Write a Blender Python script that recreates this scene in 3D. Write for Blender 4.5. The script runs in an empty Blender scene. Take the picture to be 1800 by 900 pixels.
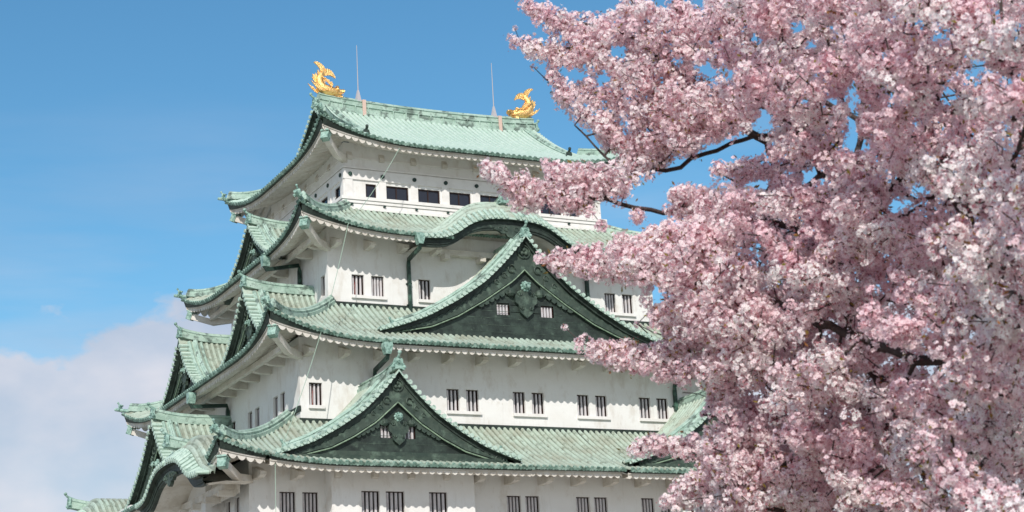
import bpy, math, random
import numpy as np
from mathutils import Matrix, Vector
random.seed(7); rng = np.random.default_rng(7)
S = bpy.context.scene
COL = S.collection
GZ = -32.0                      # ground level

# ------------------------------------------------------------------ camera
CAM = np.array([-47.908, -104.848, -30.237])
YAW, PIT, ROL, FPX = math.radians(26.9985), math.radians(16.5788), math.radians(-3.1721), 3210.07
PPX, PPY = 892.245, 397.576
FW = np.array([math.sin(YAW)*math.cos(PIT), math.cos(YAW)*math.cos(PIT), math.sin(PIT)])
RT = np.array([math.cos(YAW), -math.sin(YAW), 0.0]); UPV = np.cross(RT, FW)
R2 = math.cos(ROL)*RT + math.sin(ROL)*UPV; U2 = -math.sin(ROL)*RT + math.cos(ROL)*UPV
cd = bpy.data.cameras.new("camera"); cam = bpy.data.objects.new("camera", cd); COL.objects.link(cam)
cd.sensor_width = 36; cd.lens = FPX/1800*36; cd.clip_start = 0.5; cd.clip_end = 20000
cd.shift_x = (900-PPX)/1800; cd.shift_y = (PPY-450)/1800
cam.matrix_world = Matrix(((R2[0], U2[0], -FW[0], CAM[0]), (R2[1], U2[1], -FW[1], CAM[1]), (R2[2], U2[2], -FW[2], CAM[2]), (0, 0, 0, 1)))
cd.dof.use_dof = True; cd.dof.focus_distance = 105; cd.dof.aperture_fstop = 6.5
S.camera = cam
def at(x, y, d):                # point seen at photo pixel (x, y) at distance d along the view axis
    return CAM + d*(FW + R2*(x-PPX)/FPX - U2*(y-PPY)/FPX)

# ------------------------------------------------------------------ sky and sun
SUN_AZ, SUN_EL = math.radians(212), math.radians(36)
W = bpy.data.worlds.new("World"); S.world = W; W.use_nodes = True
nt = W.node_tree; N = nt.nodes; L = nt.links; N.clear()
def wn(t, **k):
    n = N.new(t)
    for a, b in k.items(): setattr(n, a, b)
    return n
sky = wn('ShaderNodeTexSky', sky_type='NISHITA'); sky.sun_disc = False
sky.sun_elevation = SUN_EL; sky.sun_rotation = SUN_AZ; sky.altitude = 50; sky.air_density = 1.0; sky.dust_density = 0.6; sky.ozone_density = 2.2
hs = wn('ShaderNodeHueSaturation'); hs.inputs['Saturation'].default_value = 1.22; hs.inputs['Value'].default_value = 1.12
L.new(sky.outputs[0], hs.inputs['Color'])
tn = wn('ShaderNodeMixRGB', blend_type='MULTIPLY'); tn.inputs[0].default_value = 1; tn.inputs[2].default_value = (0.90, 1.07, 0.97, 1); L.new(hs.outputs[0], tn.inputs[1])
tc = wn('ShaderNodeTexCoord'); sep = wn('ShaderNodeSeparateXYZ'); L.new(tc.outputs['Generated'], sep.inputs[0])
def mth(op, a, b=None, c=None, clamp=False):
    n = wn('ShaderNodeMath', operation=op); n.use_clamp = clamp
    for i, v in enumerate((a, b, c)):
        if v is None: continue
        if isinstance(v, (int, float)): n.inputs[i].default_value = v
        else: L.new(v, n.inputs[i])
    return n.outputs[0]
mp = wn('ShaderNodeMapping'); mp.inputs['Scale'].default_value = (1, 1, 1.7); L.new(tc.outputs['Generated'], mp.inputs[0])
mp.inputs['Location'].default_value = (1.1, 2.27, 0.4)
n1 = wn('ShaderNodeTexNoise'); n1.inputs['Scale'].default_value = 9; n1.inputs['Detail'].default_value = 9; n1.inputs['Roughness'].default_value = 0.55
L.new(mp.outputs[0], n1.inputs['Vector'])
n2 = wn('ShaderNodeTexNoise'); n2.inputs['Scale'].default_value = 4.0; n2.inputs['Detail'].default_value = 5; L.new(mp.outputs[0], n2.inputs['Vector'])
# cloud bank: low over the horizon, ragged top
top = mth('MULTIPLY_ADD', mth('SUBTRACT', n1.outputs[0], 0.5), 0.14, 0.2425)
bank = mth('MULTIPLY', mth('SUBTRACT', top, sep.outputs[2]), 85, None, True)
n3 = wn('ShaderNodeTexNoise'); n3.inputs['Scale'].default_value = 14; n3.inputs['Detail'].default_value = 6; L.new(mp.outputs[0], n3.inputs['Vector'])
bank = mth('MULTIPLY', bank, mth('MULTIPLY_ADD', n3.outputs[0], 0.55, 0.62, True))
# thin streaks higher up
mp2 = wn('ShaderNodeMapping'); mp2.inputs['Scale'].default_value = (1.2, 1.2, 7.5); mp2.inputs['Rotation'].default_value = (0.0, 0.25, 0.0); mp2.inputs['Location'].default_value = (0.6, 2.0, 0.3)
L.new(tc.outputs['Generated'], mp2.inputs[0])
n4 = wn('ShaderNodeTexNoise'); n4.inputs['Scale'].default_value = 3.4; n4.inputs['Detail'].default_value = 8; n4.inputs['Roughness'].default_value = .5; L.new(mp2.outputs[0], n4.inputs['Vector'])
st = mth('MULTIPLY', mth('SUBTRACT', n4.outputs[0], 0.46), 3.4, None, True)
st = mth('MULTIPLY', st, mth('MULTIPLY_ADD', sep.outputs[2], -6.0, 2.2, True))
cl = mth('MAXIMUM', mth('MULTIPLY', bank, 0.93), mth('MULTIPLY', st, 0.62), None, True)
# unseen broken cloud added behind the camera to brighten the shaded walls
n5 = wn('ShaderNodeTexNoise'); n5.inputs['Scale'].default_value = 2.6; n5.inputs['Detail'].default_value = 7; L.new(tc.outputs['Generated'], n5.inputs['Vector'])
beh = mth('MULTIPLY', mth('MULTIPLY', mth('SUBTRACT', n5.outputs[0], 0.44), 9, None, True), mth('MULTIPLY_ADD', sep.outputs[1], -3.0, -.2, True))
cl = mth('MAXIMUM', cl, beh)
ccol = wn('ShaderNodeMixRGB'); ccol.inputs[1].default_value = (4.0, 4.2, 4.95, 1); ccol.inputs[2].default_value = (5.9, 5.8, 6.25, 1)
L.new(mth('MULTIPLY_ADD', mth('SUBTRACT', mth('MULTIPLY_ADD', n2.outputs[0], .5, mth('MULTIPLY', n3.outputs[0], .5)), .5), 4.5, .5, True), ccol.inputs[0])
mx = wn('ShaderNodeMixRGB'); L.new(cl, mx.inputs[0]); L.new(tn.outputs[0], mx.inputs[1]); L.new(ccol.outputs[0], mx.inputs[2])
bg = wn('ShaderNodeBackground'); bg.inputs['Strength'].default_value = 0.122; L.new(mx.outputs[0], bg.inputs['Color'])
wo = wn('ShaderNodeOutputWorld'); L.new(bg.outputs[0], wo.inputs[0])

sl = bpy.data.lights.new("sun", 'SUN'); so = bpy.data.objects.new("sun", sl); COL.objects.link(so)
sl.energy = 3.5; sl.angle = math.radians(0.53); sl.color = (1.0, 0.95, 0.88)
tosun = Vector((math.sin(SUN_AZ)*math.cos(SUN_EL), math.cos(SUN_AZ)*math.cos(SUN_EL), math.sin(SUN_EL)))
so.rotation_euler = tosun.to_track_quat('Z', 'Y').to_euler()
V = S.view_settings; V.view_transform = 'Standard'; V.look = 'None'; V.exposure = 0.12; V.gamma = 1.0; V.use_curve_mapping = False
S.render.engine = 'CYCLES'
S.cycles.max_bounces = 12; S.cycles.diffuse_bounces = 8; S.cycles.transmission_bounces = 8; S.cycles.transparent_max_bounces = 8

# ------------------------------------------------------------------ materials
def mat(name, base, rough=0.7, metal=0.0, noises=(), bump=None, spec=0.3, groove=None):
    """noises: (colour, scale, threshold, softness, amount, stretch xyz) patches mixed over the base"""
    m = bpy.data.materials.new(name); m.use_nodes = True; t = m.node_tree; t.nodes.clear()
    o = t.nodes.new('ShaderNodeOutputMaterial'); b = t.nodes.new('ShaderNodeBsdfPrincipled'); t.links.new(b.outputs[0], o.inputs[0])
    b.inputs['Roughness'].default_value = rough; b.inputs['Metallic'].default_value = metal
    b.inputs['Specular IOR Level'].default_value = spec
    c = t.nodes.new('ShaderNodeTexCoord')
    r = t.nodes.new('ShaderNodeRGB'); r.outputs[0].default_value = (*base, 1); cur = r.outputs[0]
    for k, (colr, sc, th, so_, am, stv) in enumerate(noises):
        mp = t.nodes.new('ShaderNodeMapping'); mp.inputs['Scale'].default_value = stv; mp.inputs['Location'].default_value = (k*3.7, k*1.9, k*5.3)
        t.links.new(c.outputs['Object'], mp.inputs[0])
        n = t.nodes.new('ShaderNodeTexNoise'); n.inputs['Scale'].default_value = sc; n.inputs['Detail'].default_value = 7; n.inputs['Roughness'].default_value = 0.62
        t.links.new(mp.outputs[0], n.inputs['Vector'])
        q = t.nodes.new('ShaderNodeMapRange'); q.inputs[1].default_value = th-so_; q.inputs[2].default_value = th+so_; q.inputs[3].default_value = 0; q.inputs[4].default_value = am
        t.links.new(n.outputs[0], q.inputs[0])
        mm = t.nodes.new('ShaderNodeMixRGB'); mm.inputs[2].default_value = (*colr, 1)
        t.links.new(q.outputs[0], mm.inputs[0]); t.links.new(cur, mm.inputs[1]); cur = mm.outputs[0]
    if groove:       # darker colour mixed into the valleys so the tile rolls stand out
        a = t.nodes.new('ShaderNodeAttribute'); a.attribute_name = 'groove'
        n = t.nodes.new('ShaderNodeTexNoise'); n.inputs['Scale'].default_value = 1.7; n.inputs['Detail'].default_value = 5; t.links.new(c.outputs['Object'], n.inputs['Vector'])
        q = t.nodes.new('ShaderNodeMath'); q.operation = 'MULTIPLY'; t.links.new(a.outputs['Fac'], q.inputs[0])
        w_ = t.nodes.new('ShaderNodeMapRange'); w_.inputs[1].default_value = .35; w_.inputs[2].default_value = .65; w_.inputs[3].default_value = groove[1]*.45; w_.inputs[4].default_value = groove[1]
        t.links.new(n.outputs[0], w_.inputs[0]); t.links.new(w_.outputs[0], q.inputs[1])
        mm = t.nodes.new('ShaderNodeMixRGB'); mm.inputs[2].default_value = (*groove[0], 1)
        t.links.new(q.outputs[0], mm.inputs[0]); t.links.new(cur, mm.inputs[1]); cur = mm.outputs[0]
    t.links.new(cur, b.inputs['Base Color'])
    if bump:
        n = t.nodes.new('ShaderNodeTexNoise'); n.inputs['Scale'].default_value = bump[0]; n.inputs['Detail'].default_value = 5
        t.links.new(c.outputs['Object'], n.inputs['Vector'])
        bp = t.nodes.new('ShaderNodeBump'); bp.inputs['Strength'].default_value = bump[1]; bp.inputs['Distance'].default_value = 0.05
        t.links.new(n.outputs[0], bp.inputs['Height']); t.links.new(bp.outputs[0], b.inputs['Normal'])
    return m
I3 = (1, 1, 1)
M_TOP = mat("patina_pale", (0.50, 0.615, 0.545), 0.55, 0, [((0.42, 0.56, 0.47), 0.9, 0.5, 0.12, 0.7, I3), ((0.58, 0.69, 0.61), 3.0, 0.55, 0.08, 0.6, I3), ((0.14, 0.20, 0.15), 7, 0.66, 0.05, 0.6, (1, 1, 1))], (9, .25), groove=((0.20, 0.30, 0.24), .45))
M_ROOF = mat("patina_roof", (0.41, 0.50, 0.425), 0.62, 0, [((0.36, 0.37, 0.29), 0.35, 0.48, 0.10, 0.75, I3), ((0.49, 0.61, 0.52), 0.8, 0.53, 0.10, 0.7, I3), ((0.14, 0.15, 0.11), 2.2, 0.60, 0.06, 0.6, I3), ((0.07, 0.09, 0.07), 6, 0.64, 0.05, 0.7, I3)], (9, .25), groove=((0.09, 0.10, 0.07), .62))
M_RIDGE = mat("patina_ridge", (0.29, 0.41, 0.34), 0.6, 0, [((0.45, 0.58, 0.50), 1.3, 0.48, 0.10, 0.8, I3), ((0.07, 0.09, 0.08), 1.6, 0.56, 0.05, 0.75, I3), ((0.05, 0.06, 0.05), 7, 0.62, 0.05, 0.6, I3)], (9, .25))
M_EDGE = mat("patina_edge", (0.17, 0.28, 0.23), 0.55, 0, [((0.05, 0.09, 0.07), 5, 0.52, 0.06, 0.8, I3), ((0.40, 0.56, 0.48), 2.6, 0.55, 0.06, 0.75, I3)], (12, .2))
M_VERGE = mat("patina_verge", (0.42, 0.55, 0.47), 0.55, 0, [((0.12, 0.20, 0.16), 4, 0.58, 0.05, 0.8, I3), ((0.52, 0.64, 0.56), 2.1, 0.52, 0.08, 0.7, I3)], (12, .2))
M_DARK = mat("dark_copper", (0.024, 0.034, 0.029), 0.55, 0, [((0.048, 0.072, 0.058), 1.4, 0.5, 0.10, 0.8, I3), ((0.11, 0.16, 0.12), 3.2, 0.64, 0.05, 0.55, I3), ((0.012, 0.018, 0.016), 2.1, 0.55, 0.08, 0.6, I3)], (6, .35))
M_BOARD = mat("green_copper_board", (0.052, 0.074, 0.058), 0.55, 0, [((0.13, 0.19, 0.145), 1.9, 0.57, 0.07, 0.7, I3), ((0.03, 0.05, 0.04), 2.4, 0.52, 0.08, 0.8, I3)], (4, .5))
M_RIM = mat("pale_copper_rim", (0.26, 0.36, 0.25), 0.6, 0, [((0.08, 0.12, 0.09), 4, 0.55, 0.1, 0.7, I3)])
M_ORN = mat("patina_ornament", (0.27, 0.42, 0.36), 0.5, 0, [((0.08, 0.16, 0.13), 6, 0.52, 0.06, 0.8, I3), ((0.44, 0.60, 0.53), 3, 0.55, 0.08, 0.6, I3)], (10, .4))
M_PLAS = mat("white_plaster", (0.775, 0.77, 0.755), 0.85, 0, [((0.70, 0.675, 0.64), 0.55, 0.52, 0.10, 0.40, (1, 1, 1.6)), ((0.52, 0.46, 0.39), 1.3, 0.61, 0.07, 0.42, (1, 1, 0.5)), ((0.42, 0.36, 0.30), 5, 0.68, 0.06, 0.35, (1, 1, .35)), ((0.50, 0.47, 0.42), 2.6, 0.62, 0.06, 0.18, (1, 1, .12))], (3, .25), 0.1)
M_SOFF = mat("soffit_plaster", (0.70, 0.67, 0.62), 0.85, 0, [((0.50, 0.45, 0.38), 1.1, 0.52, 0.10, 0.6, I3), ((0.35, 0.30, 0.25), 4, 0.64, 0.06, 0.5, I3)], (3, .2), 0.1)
M_TRIM = mat("painted_trim", (0.78, 0.76, 0.74), 0.6, 0, [((0.6, 0.57, 0.53), 2, 0.58, 0.1, 0.5, I3)], None, 0.2)
M_VOID = mat("window_dark", (0.012, 0.013, 0.018), 0.4)
M_BARS = mat("grey_lattice", (0.60, 0.585, 0.60), 0.7, 0, [((0.55, 0.47, 0.46), 3, 0.55, 0.1, 0.6, I3), ((0.2, 0.18, 0.2), 9, 0.6, 0.1, 0.5, (1, 1, .2))])
M_RED = mat("red_curtain", (0.42, 0.10, 0.09), 0.8, 0, [((0.6, 0.5, 0.48), 2.3, 0.5, 0.04, 0.9, (1, 1, .3))])
M_FRAME = mat("brown_frame", (0.035, 0.018, 0.015), 0.4)
M_GLASS = mat("dark_glass", (0.012, 0.016, 0.028), 0.06, 0, (), None, 0.6)
M_PIPE = mat("dark_pipe", (0.022, 0.045, 0.036), 0.45, 0, [((0.10, 0.20, 0.15), 2.0, 0.58, 0.06, 0.7, I3)])
M_GOLD = mat("gold_leaf", (1.0, 0.65, 0.26), 0.42, 0.95, [((0.75, 0.36, 0.09), 6, 0.56, 0.06, 0.8, I3)], (16, 1.0))
M_PINK = mat("copper_strap", (0.62, 0.45, 0.38), 0.6)
M_ROD = mat("grey_rod", (0.42, 0.40, 0.42), 0.5)
M_WIRE = mat("green_wire", (0.33, 0.45, 0.36), 0.5)
M_STONE = mat("stone", (0.27, 0.25, 0.22), 0.9, 0, [((0.15, 0.14, 0.12), 1.5, 0.5, 0.1, 0.8, I3)], (1.2, 1.0))
M_GROUND = mat("earth", (0.42, 0.39, 0.33), 0.95, 0, [((0.10, 0.14, 0.05), 0.02, 0.6, 0.04, 0.9, I3)], (2, .4))
M_BARK = mat("cherry_bark", (0.055, 0.038, 0.034), 0.85, 0, [((0.085, 0.07, 0.065), 12, 0.55, 0.08, 0.7, I3)], (30, .6))

# ------------------------------------------------------------------ helpers
def tag(o, label=None, cat=None, group=None, kind=None):
    for k, v in (('label', label), ('category', cat), ('group', group), ('kind', kind)):
        if v: o[k] = v
    return o
def empty(name, loc):
    o = bpy.data.objects.new(name, None); COL.objects.link(o); o.location = loc; o.empty_display_size = 1; return o
class MB:
    def __init__(s): s.v = []; s.f = []; s.n = 0; s.a = {}
    def add(s, v, f):
        v = np.asarray(v, float).reshape(-1, 3); s.v.append(v); b = s.n
        s.f.extend([tuple(int(i)+b for i in q) for q in f]); s.n += len(v)
    def grid(s, P, skip=None, closed=False, groove=None):
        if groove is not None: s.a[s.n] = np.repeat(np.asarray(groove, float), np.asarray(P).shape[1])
        P = np.asarray(P, float); a, b = P.shape[:2]; f = []
        for i in range(a-1):
            if skip is not None and skip[i]: continue
            for j in range(b-1 if not closed else b):
                j2 = (j+1) % b
                f.append((i*b+j, (i+1)*b+j, (i+1)*b+j2, i*b+j2))
        s.add(P.reshape(-1, 3), f)
    def box(s, fr, w0, w1, n0, n1, z0, z1):
        c = [(w0, n0, z0), (w1, n0, z0), (w1, n1, z0), (w0, n1, z0), (w0, n0, z1), (w1, n0, z1), (w1, n1, z1), (w0, n1, z1)]
        s.add([fr(*q) for q in c], [(0, 3, 2, 1), (4, 5, 6, 7), (0, 1, 5, 4), (1, 2, 6, 5), (2, 3, 7, 6), (3, 0, 4, 7)])
    def tube(s, pts, r, k=6, cap=True):
        pts = np.asarray(pts, float); m = len(pts); r = np.broadcast_to(np.asarray(r, float), (m,))
        T = np.gradient(pts, axis=0); T /= np.linalg.norm(T, axis=1)[:, None]+1e-9
        ref = np.array([0, 0, 1.]) if abs(T[0][2]) < .9 else np.array([1., 0, 0])
        A = np.cross(T, ref); A /= np.linalg.norm(A, axis=1)[:, None]+1e-9; B = np.cross(T, A)
        an = np.linspace(0, 2*np.pi, k, endpoint=False)
        P = pts[:, None]+r[:, None, None]*(A[:, None]*np.cos(an)[None, :, None]+B[:, None]*np.sin(an)[None, :, None])
        b0 = s.n; s.grid(P, closed=True)
        if cap: s.f.append(tuple(b0+i for i in range(k))); s.f.append(tuple(b0+(m-1)*k+i for i in range(k)))
    def sweep(s, pts, prof, ref=(0, 0, 1), cap=True):
        """prof: (lateral, up) pairs; up is ref"""
        pts = np.asarray(pts, float); T = np.gradient(pts, axis=0); T /= np.linalg.norm(T, axis=1)[:, None]+1e-9
        ref = np.asarray(ref, float); A = np.cross(T, ref); A /= np.linalg.norm(A, axis=1)[:, None]+1e-9
        U = np.cross(A, T)
        pr = np.asarray(prof, float); P = pts[:, None]+A[:, None]*pr[None, :, 0, None]+U[:, None]*pr[None, :, 1, None]
        b0 = s.n; k = len(pr); s.grid(P, closed=True)
        if cap: s.f.append(tuple(b0+i for i in range(k))); s.f.append(tuple(b0+(len(pts)-1)*k+i for i in range(k)))
    def extrude(s, poly, p0, ax, ay, az):
        """poly in 2-D (ax, ay), thickness vector az"""
        poly = np.asarray(poly, float); p0, ax, ay, az = map(np.asarray, (p0, ax, ay, az))
        A = p0+poly[:, :1]*ax+poly[:, 1:]*ay; k = len(poly)
        s.add(np.vstack([A, A+az]), [tuple(range(k)), tuple(range(2*k-1, k-1, -1))]+[(i, (i+1) % k, k+(i+1) % k, k+i) for i in range(k)])
    def ball(s, c, r, k=8, m=6, sc=(1, 1, 1)):
        th = np.linspace(0, np.pi, m); ph = np.linspace(0, 2*np.pi, k, endpoint=False)
        P = np.stack([np.sin(th)[:, None]*np.cos(ph), np.sin(th)[:, None]*np.sin(ph), np.cos(th)[:, None]*np.ones(k)], -1)*r*np.array(sc)
        s.grid(P+np.asarray(c, float), closed=True)
    def build(s, name, m, parent=None, smooth=False):
        me = bpy.data.meshes.new(name); v = np.vstack(s.v) if s.v else np.zeros((0, 3))
        me.from_pydata(v.tolist(), [], s.f); me.validate()
        me.materials.append(m)
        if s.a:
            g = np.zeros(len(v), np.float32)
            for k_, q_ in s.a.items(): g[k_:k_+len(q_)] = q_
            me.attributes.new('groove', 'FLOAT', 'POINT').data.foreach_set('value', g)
        if smooth: me.polygons.foreach_set('use_smooth', [True]*len(me.polygons))
        o = bpy.data.objects.new(name, me); COL.objects.link(o)
        if parent is not None: attach(o, parent)
        return o
ORG = {}
def world_loc(o):
    return ORG.get(o.name, Vector((0, 0, 0)))
def attach(o, parent, loc=(0, 0, 0)):
    o.parent = parent; o.location = Vector(loc)-world_loc(parent); ORG[o.name] = Vector(loc)
def frame(side):
    a = {'front': 0, 'right': 1, 'back': 2, 'left': 3}[side]
    def f(w, n, z):
        x, y = w, -n
        for _ in range(a): x, y = -y, x
        return np.stack(np.broadcast_arrays(np.asarray(x, float), np.asarray(y, float), np.asarray(z, float)), -1)
    return f
FR = {k: frame(k) for k in ('front', 'right', 'back', 'left')}

# ------------------------------------------------------------------ ground
gm = MB(); gx = np.linspace(-9000, 9000, 41)
gm.grid(np.stack([np.repeat(gx[:, None], 41, 1), np.repeat(gx[None], 41, 0), np.full((41, 41), GZ)], -1))
tag(gm.build('ground', M_GROUND), kind='structure')

# ------------------------------------------------------------------ castle keep
KEEP = empty('castle_keep', (0, 0, GZ)); ORG[KEEP.name] = Vector((0, 0, GZ))
tag(KEEP, 'white plastered castle keep with tiers of curved green copper roofs and gables', 'castle')

# tier: half widths of the walls below (wx, wy), eave reach (ex, ey), profile depth D, eave z, top z
T = {5: dict(wx=8.83, wy=6.71, ex=10.9, ey=8.85, D=8.85, ze=6.46, zt=11.65),
     4: dict(wx=10.94, wy=8.98, ex=13.25, ey=11.3, D=4.6, ze=0.05, zt=2.78),
     3: dict(wx=13.99, wy=12.26, ex=16.4, ey=14.6, D=5.6, ze=-7.30, zt=-3.93),
     2: dict(wx=17.91, wy=15.10, ex=20.2, ey=17.6, D=6.3, ze=-14.62, zt=-10.75)}
LIFT = {5: 1.30, 4: 1.35, 3: 1.4, 2: 1.1}; LW = 8.0
def zprof(t, v):
    d = T[t]; H = d['zt']-d['ze']; s = np.asarray(v, float)/d['D']
    return d['ze'] + np.where(s < 0, 0.35*H*s, H*(0.66*s+0.34*s*np.abs(s)))
def lift(t, a): return LIFT[t]*np.clip(1-np.asarray(a, float)/LW, 0, 1)**3
def flare(a): return 0.28*np.clip(1-np.asarray(a, float)/4, 0, 1)**2
def side_dims(t, side):
    d = T[t]
    return (d['ex'], d['ey'], d['wx'], d['wy']) if side in ('front', 'back') else (d['ey'], d['ex'], d['wy'], d['wx'])
def surf(t, side, u, v, dz=0.0):
    U, E, *_ = side_dims(t, side); a = U-np.abs(u)
    fl = flare(a)*np.clip(1-np.asarray(v)/6, 0, 1)
    return FR[side](u+np.sign(u)*fl, E-v+fl, zprof(t, v)+lift(t, a)+dz)
GX5 = 7.95     # where the top gables stand
EXT = {(3, 'front'): [(0, 9.7, 0.28)], (2, 'front'): [(-10.35, 7.35, 0.5), (10.35, 7.35, 0.5)]}
CUT = {(4, 'front'): [(0, 4.0, 1.9)], (2, 'left'): [(11, 4.3, 2.0), (-11, 4.3, 2.0)]}
def v_start(t, side, u):
    r = np.zeros_like(u)
    for c, h, e in EXT.get((t, side), []): r = np.where(np.abs(u-c) < h, -e, r)
    for c, h, e in CUT.get((t, side), []): r = np.where(np.abs(u-c) < h, e, r)
    return r
def v_end(t, side, u):
    U, E, wu, wn_ = side_dims(t, side); a = U-np.abs(u)
    if t == 5:
        if side in ('front', 'back'): return np.where(np.abs(u) <= GX5, E, a)
        return np.minimum(a, E-GX5)
    up = T[t+1]; stop = E-(up['wy'] if side in ('front', 'back') else up['wx'])+0.12
    return np.minimum(a, stop)
RIB = [(-.5, -.02), (-.30, -.01), (-.26, .07), (-.14, .145), (.14, .145), (.26, .07), (.30, -.01)]
def roof_tier(t):
    main = MB(); ends = MB(); sof = MB(); fas = MB(); brd = MB()
    for side in ('front', 'left', 'right', 'back'):
        U, E, wu, wnn = side_dims(t, side)
        n = int(round(2*U/0.375)); P = 2*U/n
        us = []; hs_ = []
        for i in range(n):
            c = -U+(i+.5)*P
            for o_, h in RIB: us.append(c+o_*P); hs_.append(h)
        us.append(U); hs_.append(0)
        # columns at discontinuities are cut cleanly
        us = np.array(us); hs_ = np.array(hs_)
        v0 = v_start(t, side, us); v1 = v_end(t, side, us); v1 = np.maximum(v1, v0)
        R = 12 if t == 5 else 9
        s = np.linspace(0, 1, R)
        vv = v0[:, None]+(v1-v0)[:, None]*s
        PP = surf(t, side, us[:, None], vv, hs_[:, None]*np.clip((U-np.abs(us))/.5, 0, 1)[:, None])
        sk = (np.abs(np.diff(v0)) > .2) | (np.abs(np.diff(v1)) > 1.5)
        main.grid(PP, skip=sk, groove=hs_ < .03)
        # front edge strip and round tile ends
        E0 = surf(t, side, us, v0, hs_); E1 = surf(t, side, us, v0, -0.10)
        ends.grid(np.stack([E0, E1], 1), skip=sk)
        for i in range(n):
            c = -U+(i+.5)*P; vs = float(v_start(t, side, np.array([c]))[0])
            p = surf(t, side, c, vs, 0.03); q = surf(t, side, c, vs-0.09, -0.0+0.03-.03)
            ends.tube([p, q], 0.125, 8)
            # valley tile drip between the rolls
            p = surf(t, side, c+P/2, vs+.02, -0.03); q = surf(t, side, c+P/2, vs-0.06, -.05)
            ends.tube([p, q], [0.085, .1], 5)
        # white scalloped soffit
        ns = int(round(2*(U-.15)/0.44)); K = 6
        su = np.linspace(-(U-.15), U-.15, ns*K+1); a = U-np.abs(su)
        wave = 0.22*np.abs(np.sin(np.linspace(0, ns*np.pi, ns*K+1)))**.75
        vs0 = v_start(t, side, su); cut = vs0 > .5
        depth = (E-wnn)+.05
        vb = np.minimum(vs0, 0)+0.25
        ve = np.maximum(np.minimum(a, depth), vb)
        ss = np.linspace(0, 1, 5); v2 = vb[:, None]+(ve-vb)[:, None]*ss
        wedge = 0.40*np.clip(1-a/4.5, 0, 1)**2
        base = -(0.32+wedge)
        slope_soft = -0.10*v2       # rafters run flatter than the tiles
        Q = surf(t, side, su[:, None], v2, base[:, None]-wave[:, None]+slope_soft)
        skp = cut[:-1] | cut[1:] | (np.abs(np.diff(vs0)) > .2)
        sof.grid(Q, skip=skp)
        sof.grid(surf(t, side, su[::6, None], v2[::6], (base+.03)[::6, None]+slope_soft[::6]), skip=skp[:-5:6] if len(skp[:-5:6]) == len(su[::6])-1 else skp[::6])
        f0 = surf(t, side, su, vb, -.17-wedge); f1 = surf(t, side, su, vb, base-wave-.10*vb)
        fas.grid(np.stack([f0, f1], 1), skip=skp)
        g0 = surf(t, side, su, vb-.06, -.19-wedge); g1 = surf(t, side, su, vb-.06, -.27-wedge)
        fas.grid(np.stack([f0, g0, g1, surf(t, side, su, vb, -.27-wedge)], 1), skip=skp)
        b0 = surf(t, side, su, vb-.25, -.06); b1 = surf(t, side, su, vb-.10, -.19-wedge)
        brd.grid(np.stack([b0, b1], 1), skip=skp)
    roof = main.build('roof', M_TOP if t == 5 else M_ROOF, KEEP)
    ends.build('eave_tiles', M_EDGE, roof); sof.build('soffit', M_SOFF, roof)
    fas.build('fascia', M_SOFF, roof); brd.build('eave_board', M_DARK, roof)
    # brackets under the eaves, beam behind them
    beam = MB(); cnt = {5: (8, 6), 4: (10, 8), 3: (13, 11), 2: (17, 15)}[t]
    proto = None
    for side, k in (('front', cnt[0]), ('left', cnt[1])):
        U, E, wu, wnn = side_dims(t, side); fr = FR[side]
        zb = T[t]['ze']-.36
        for i in range(k+1):
            w = -wu+.35+(2*wu-.7)*i/k
            if any(abs(w-c) < h for c, h, e in CUT.get((t, side), [])): continue
            if proto is None or True:
                m = MB(); z1 = zb+.30
                if side == 'front' or side == 'left':
                    EE = E-1.35 if t == 5 else (E-.7 if side == 'left' else E-.6)
                    prof = [(wnn-.1, z1+.2), (EE-.62, z1-.25), (EE-.62, z1-.45), (EE-.95, z1-.52), (wnn-.1, z1-.52)]
                    for dw in (0,):
                        A = [fr(w-.17, n_, z_) for n_, z_ in prof]; B = [fr(w+.17, n_, z_) for n_, z_ in prof]; kk = len(prof)
                        m.add(A+B, [tuple(range(kk)), tuple(range(2*kk-1, kk-1, -1))]+[(j, (j+1) % kk, kk+(j+1) % kk, kk+j) for j in range(kk)])
                m.build('eave_bracket', M_SOFF, roof)
        if side == 'left' and (t, side) not in CUT and t != 5:
            beam.box(fr, -(wu+.9), wu+.9, E-1.35, E-1.1, zb-.10, zb+.20)
    if beam.n: beam.build('purlin', M_SOFF, roof)
    # white hip rafters with green caps under the corners
    for sx in (-1, 1):
        for sy in (-1, 1):
            hr = MB(); hc = MB(); d = T[t]; zt_ = d['ze']+LIFT[t]
            a = np.array([sx*(d['wx']-.1), sy*(d['wy']-.1), d['ze']-.55]); b = np.array([sx*(d['ex']-.25), sy*(d['ey']-.25), zt_-1.30])
            mid = (a+b)/2-np.array([0, 0, .30])
            hr.sweep([a, mid, b], [(-.17, -.2), (.17, -.2), (.17, .2), (-.17, .2)])
            dr = (b-mid)/np.linalg.norm(b-mid)
            hc.sweep([b-.05*dr, b+.32*dr], [(-.23, -.26), (.23, -.26), (.25, .27), (-.25, .27)])
            hc.sweep([b-.15*dr, b+.42*dr], [(-.28, .24), (.28, .24), (.24, .33), (-.24, .33)])
            hr.build('hip_rafter', M_SOFF, roof); hc.build('rafter_cap', M_ORN, roof)
    return roof
RIDGEP = lambda s: [(-.30*s, -.12), (-.30*s, .14*s), (-.21*s, .17*s), (-.21*s, .30*s), (-.25*s, .33*s), (-.13*s, .40*s), (-.10*s, .50*s), (0, .55*s), (.10*s, .50*s), (.13*s, .40*s), (.25*s, .33*s), (.21*s, .30*s), (.21*s, .17*s), (.30*s, .14*s), (.30*s, -.12)]
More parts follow.
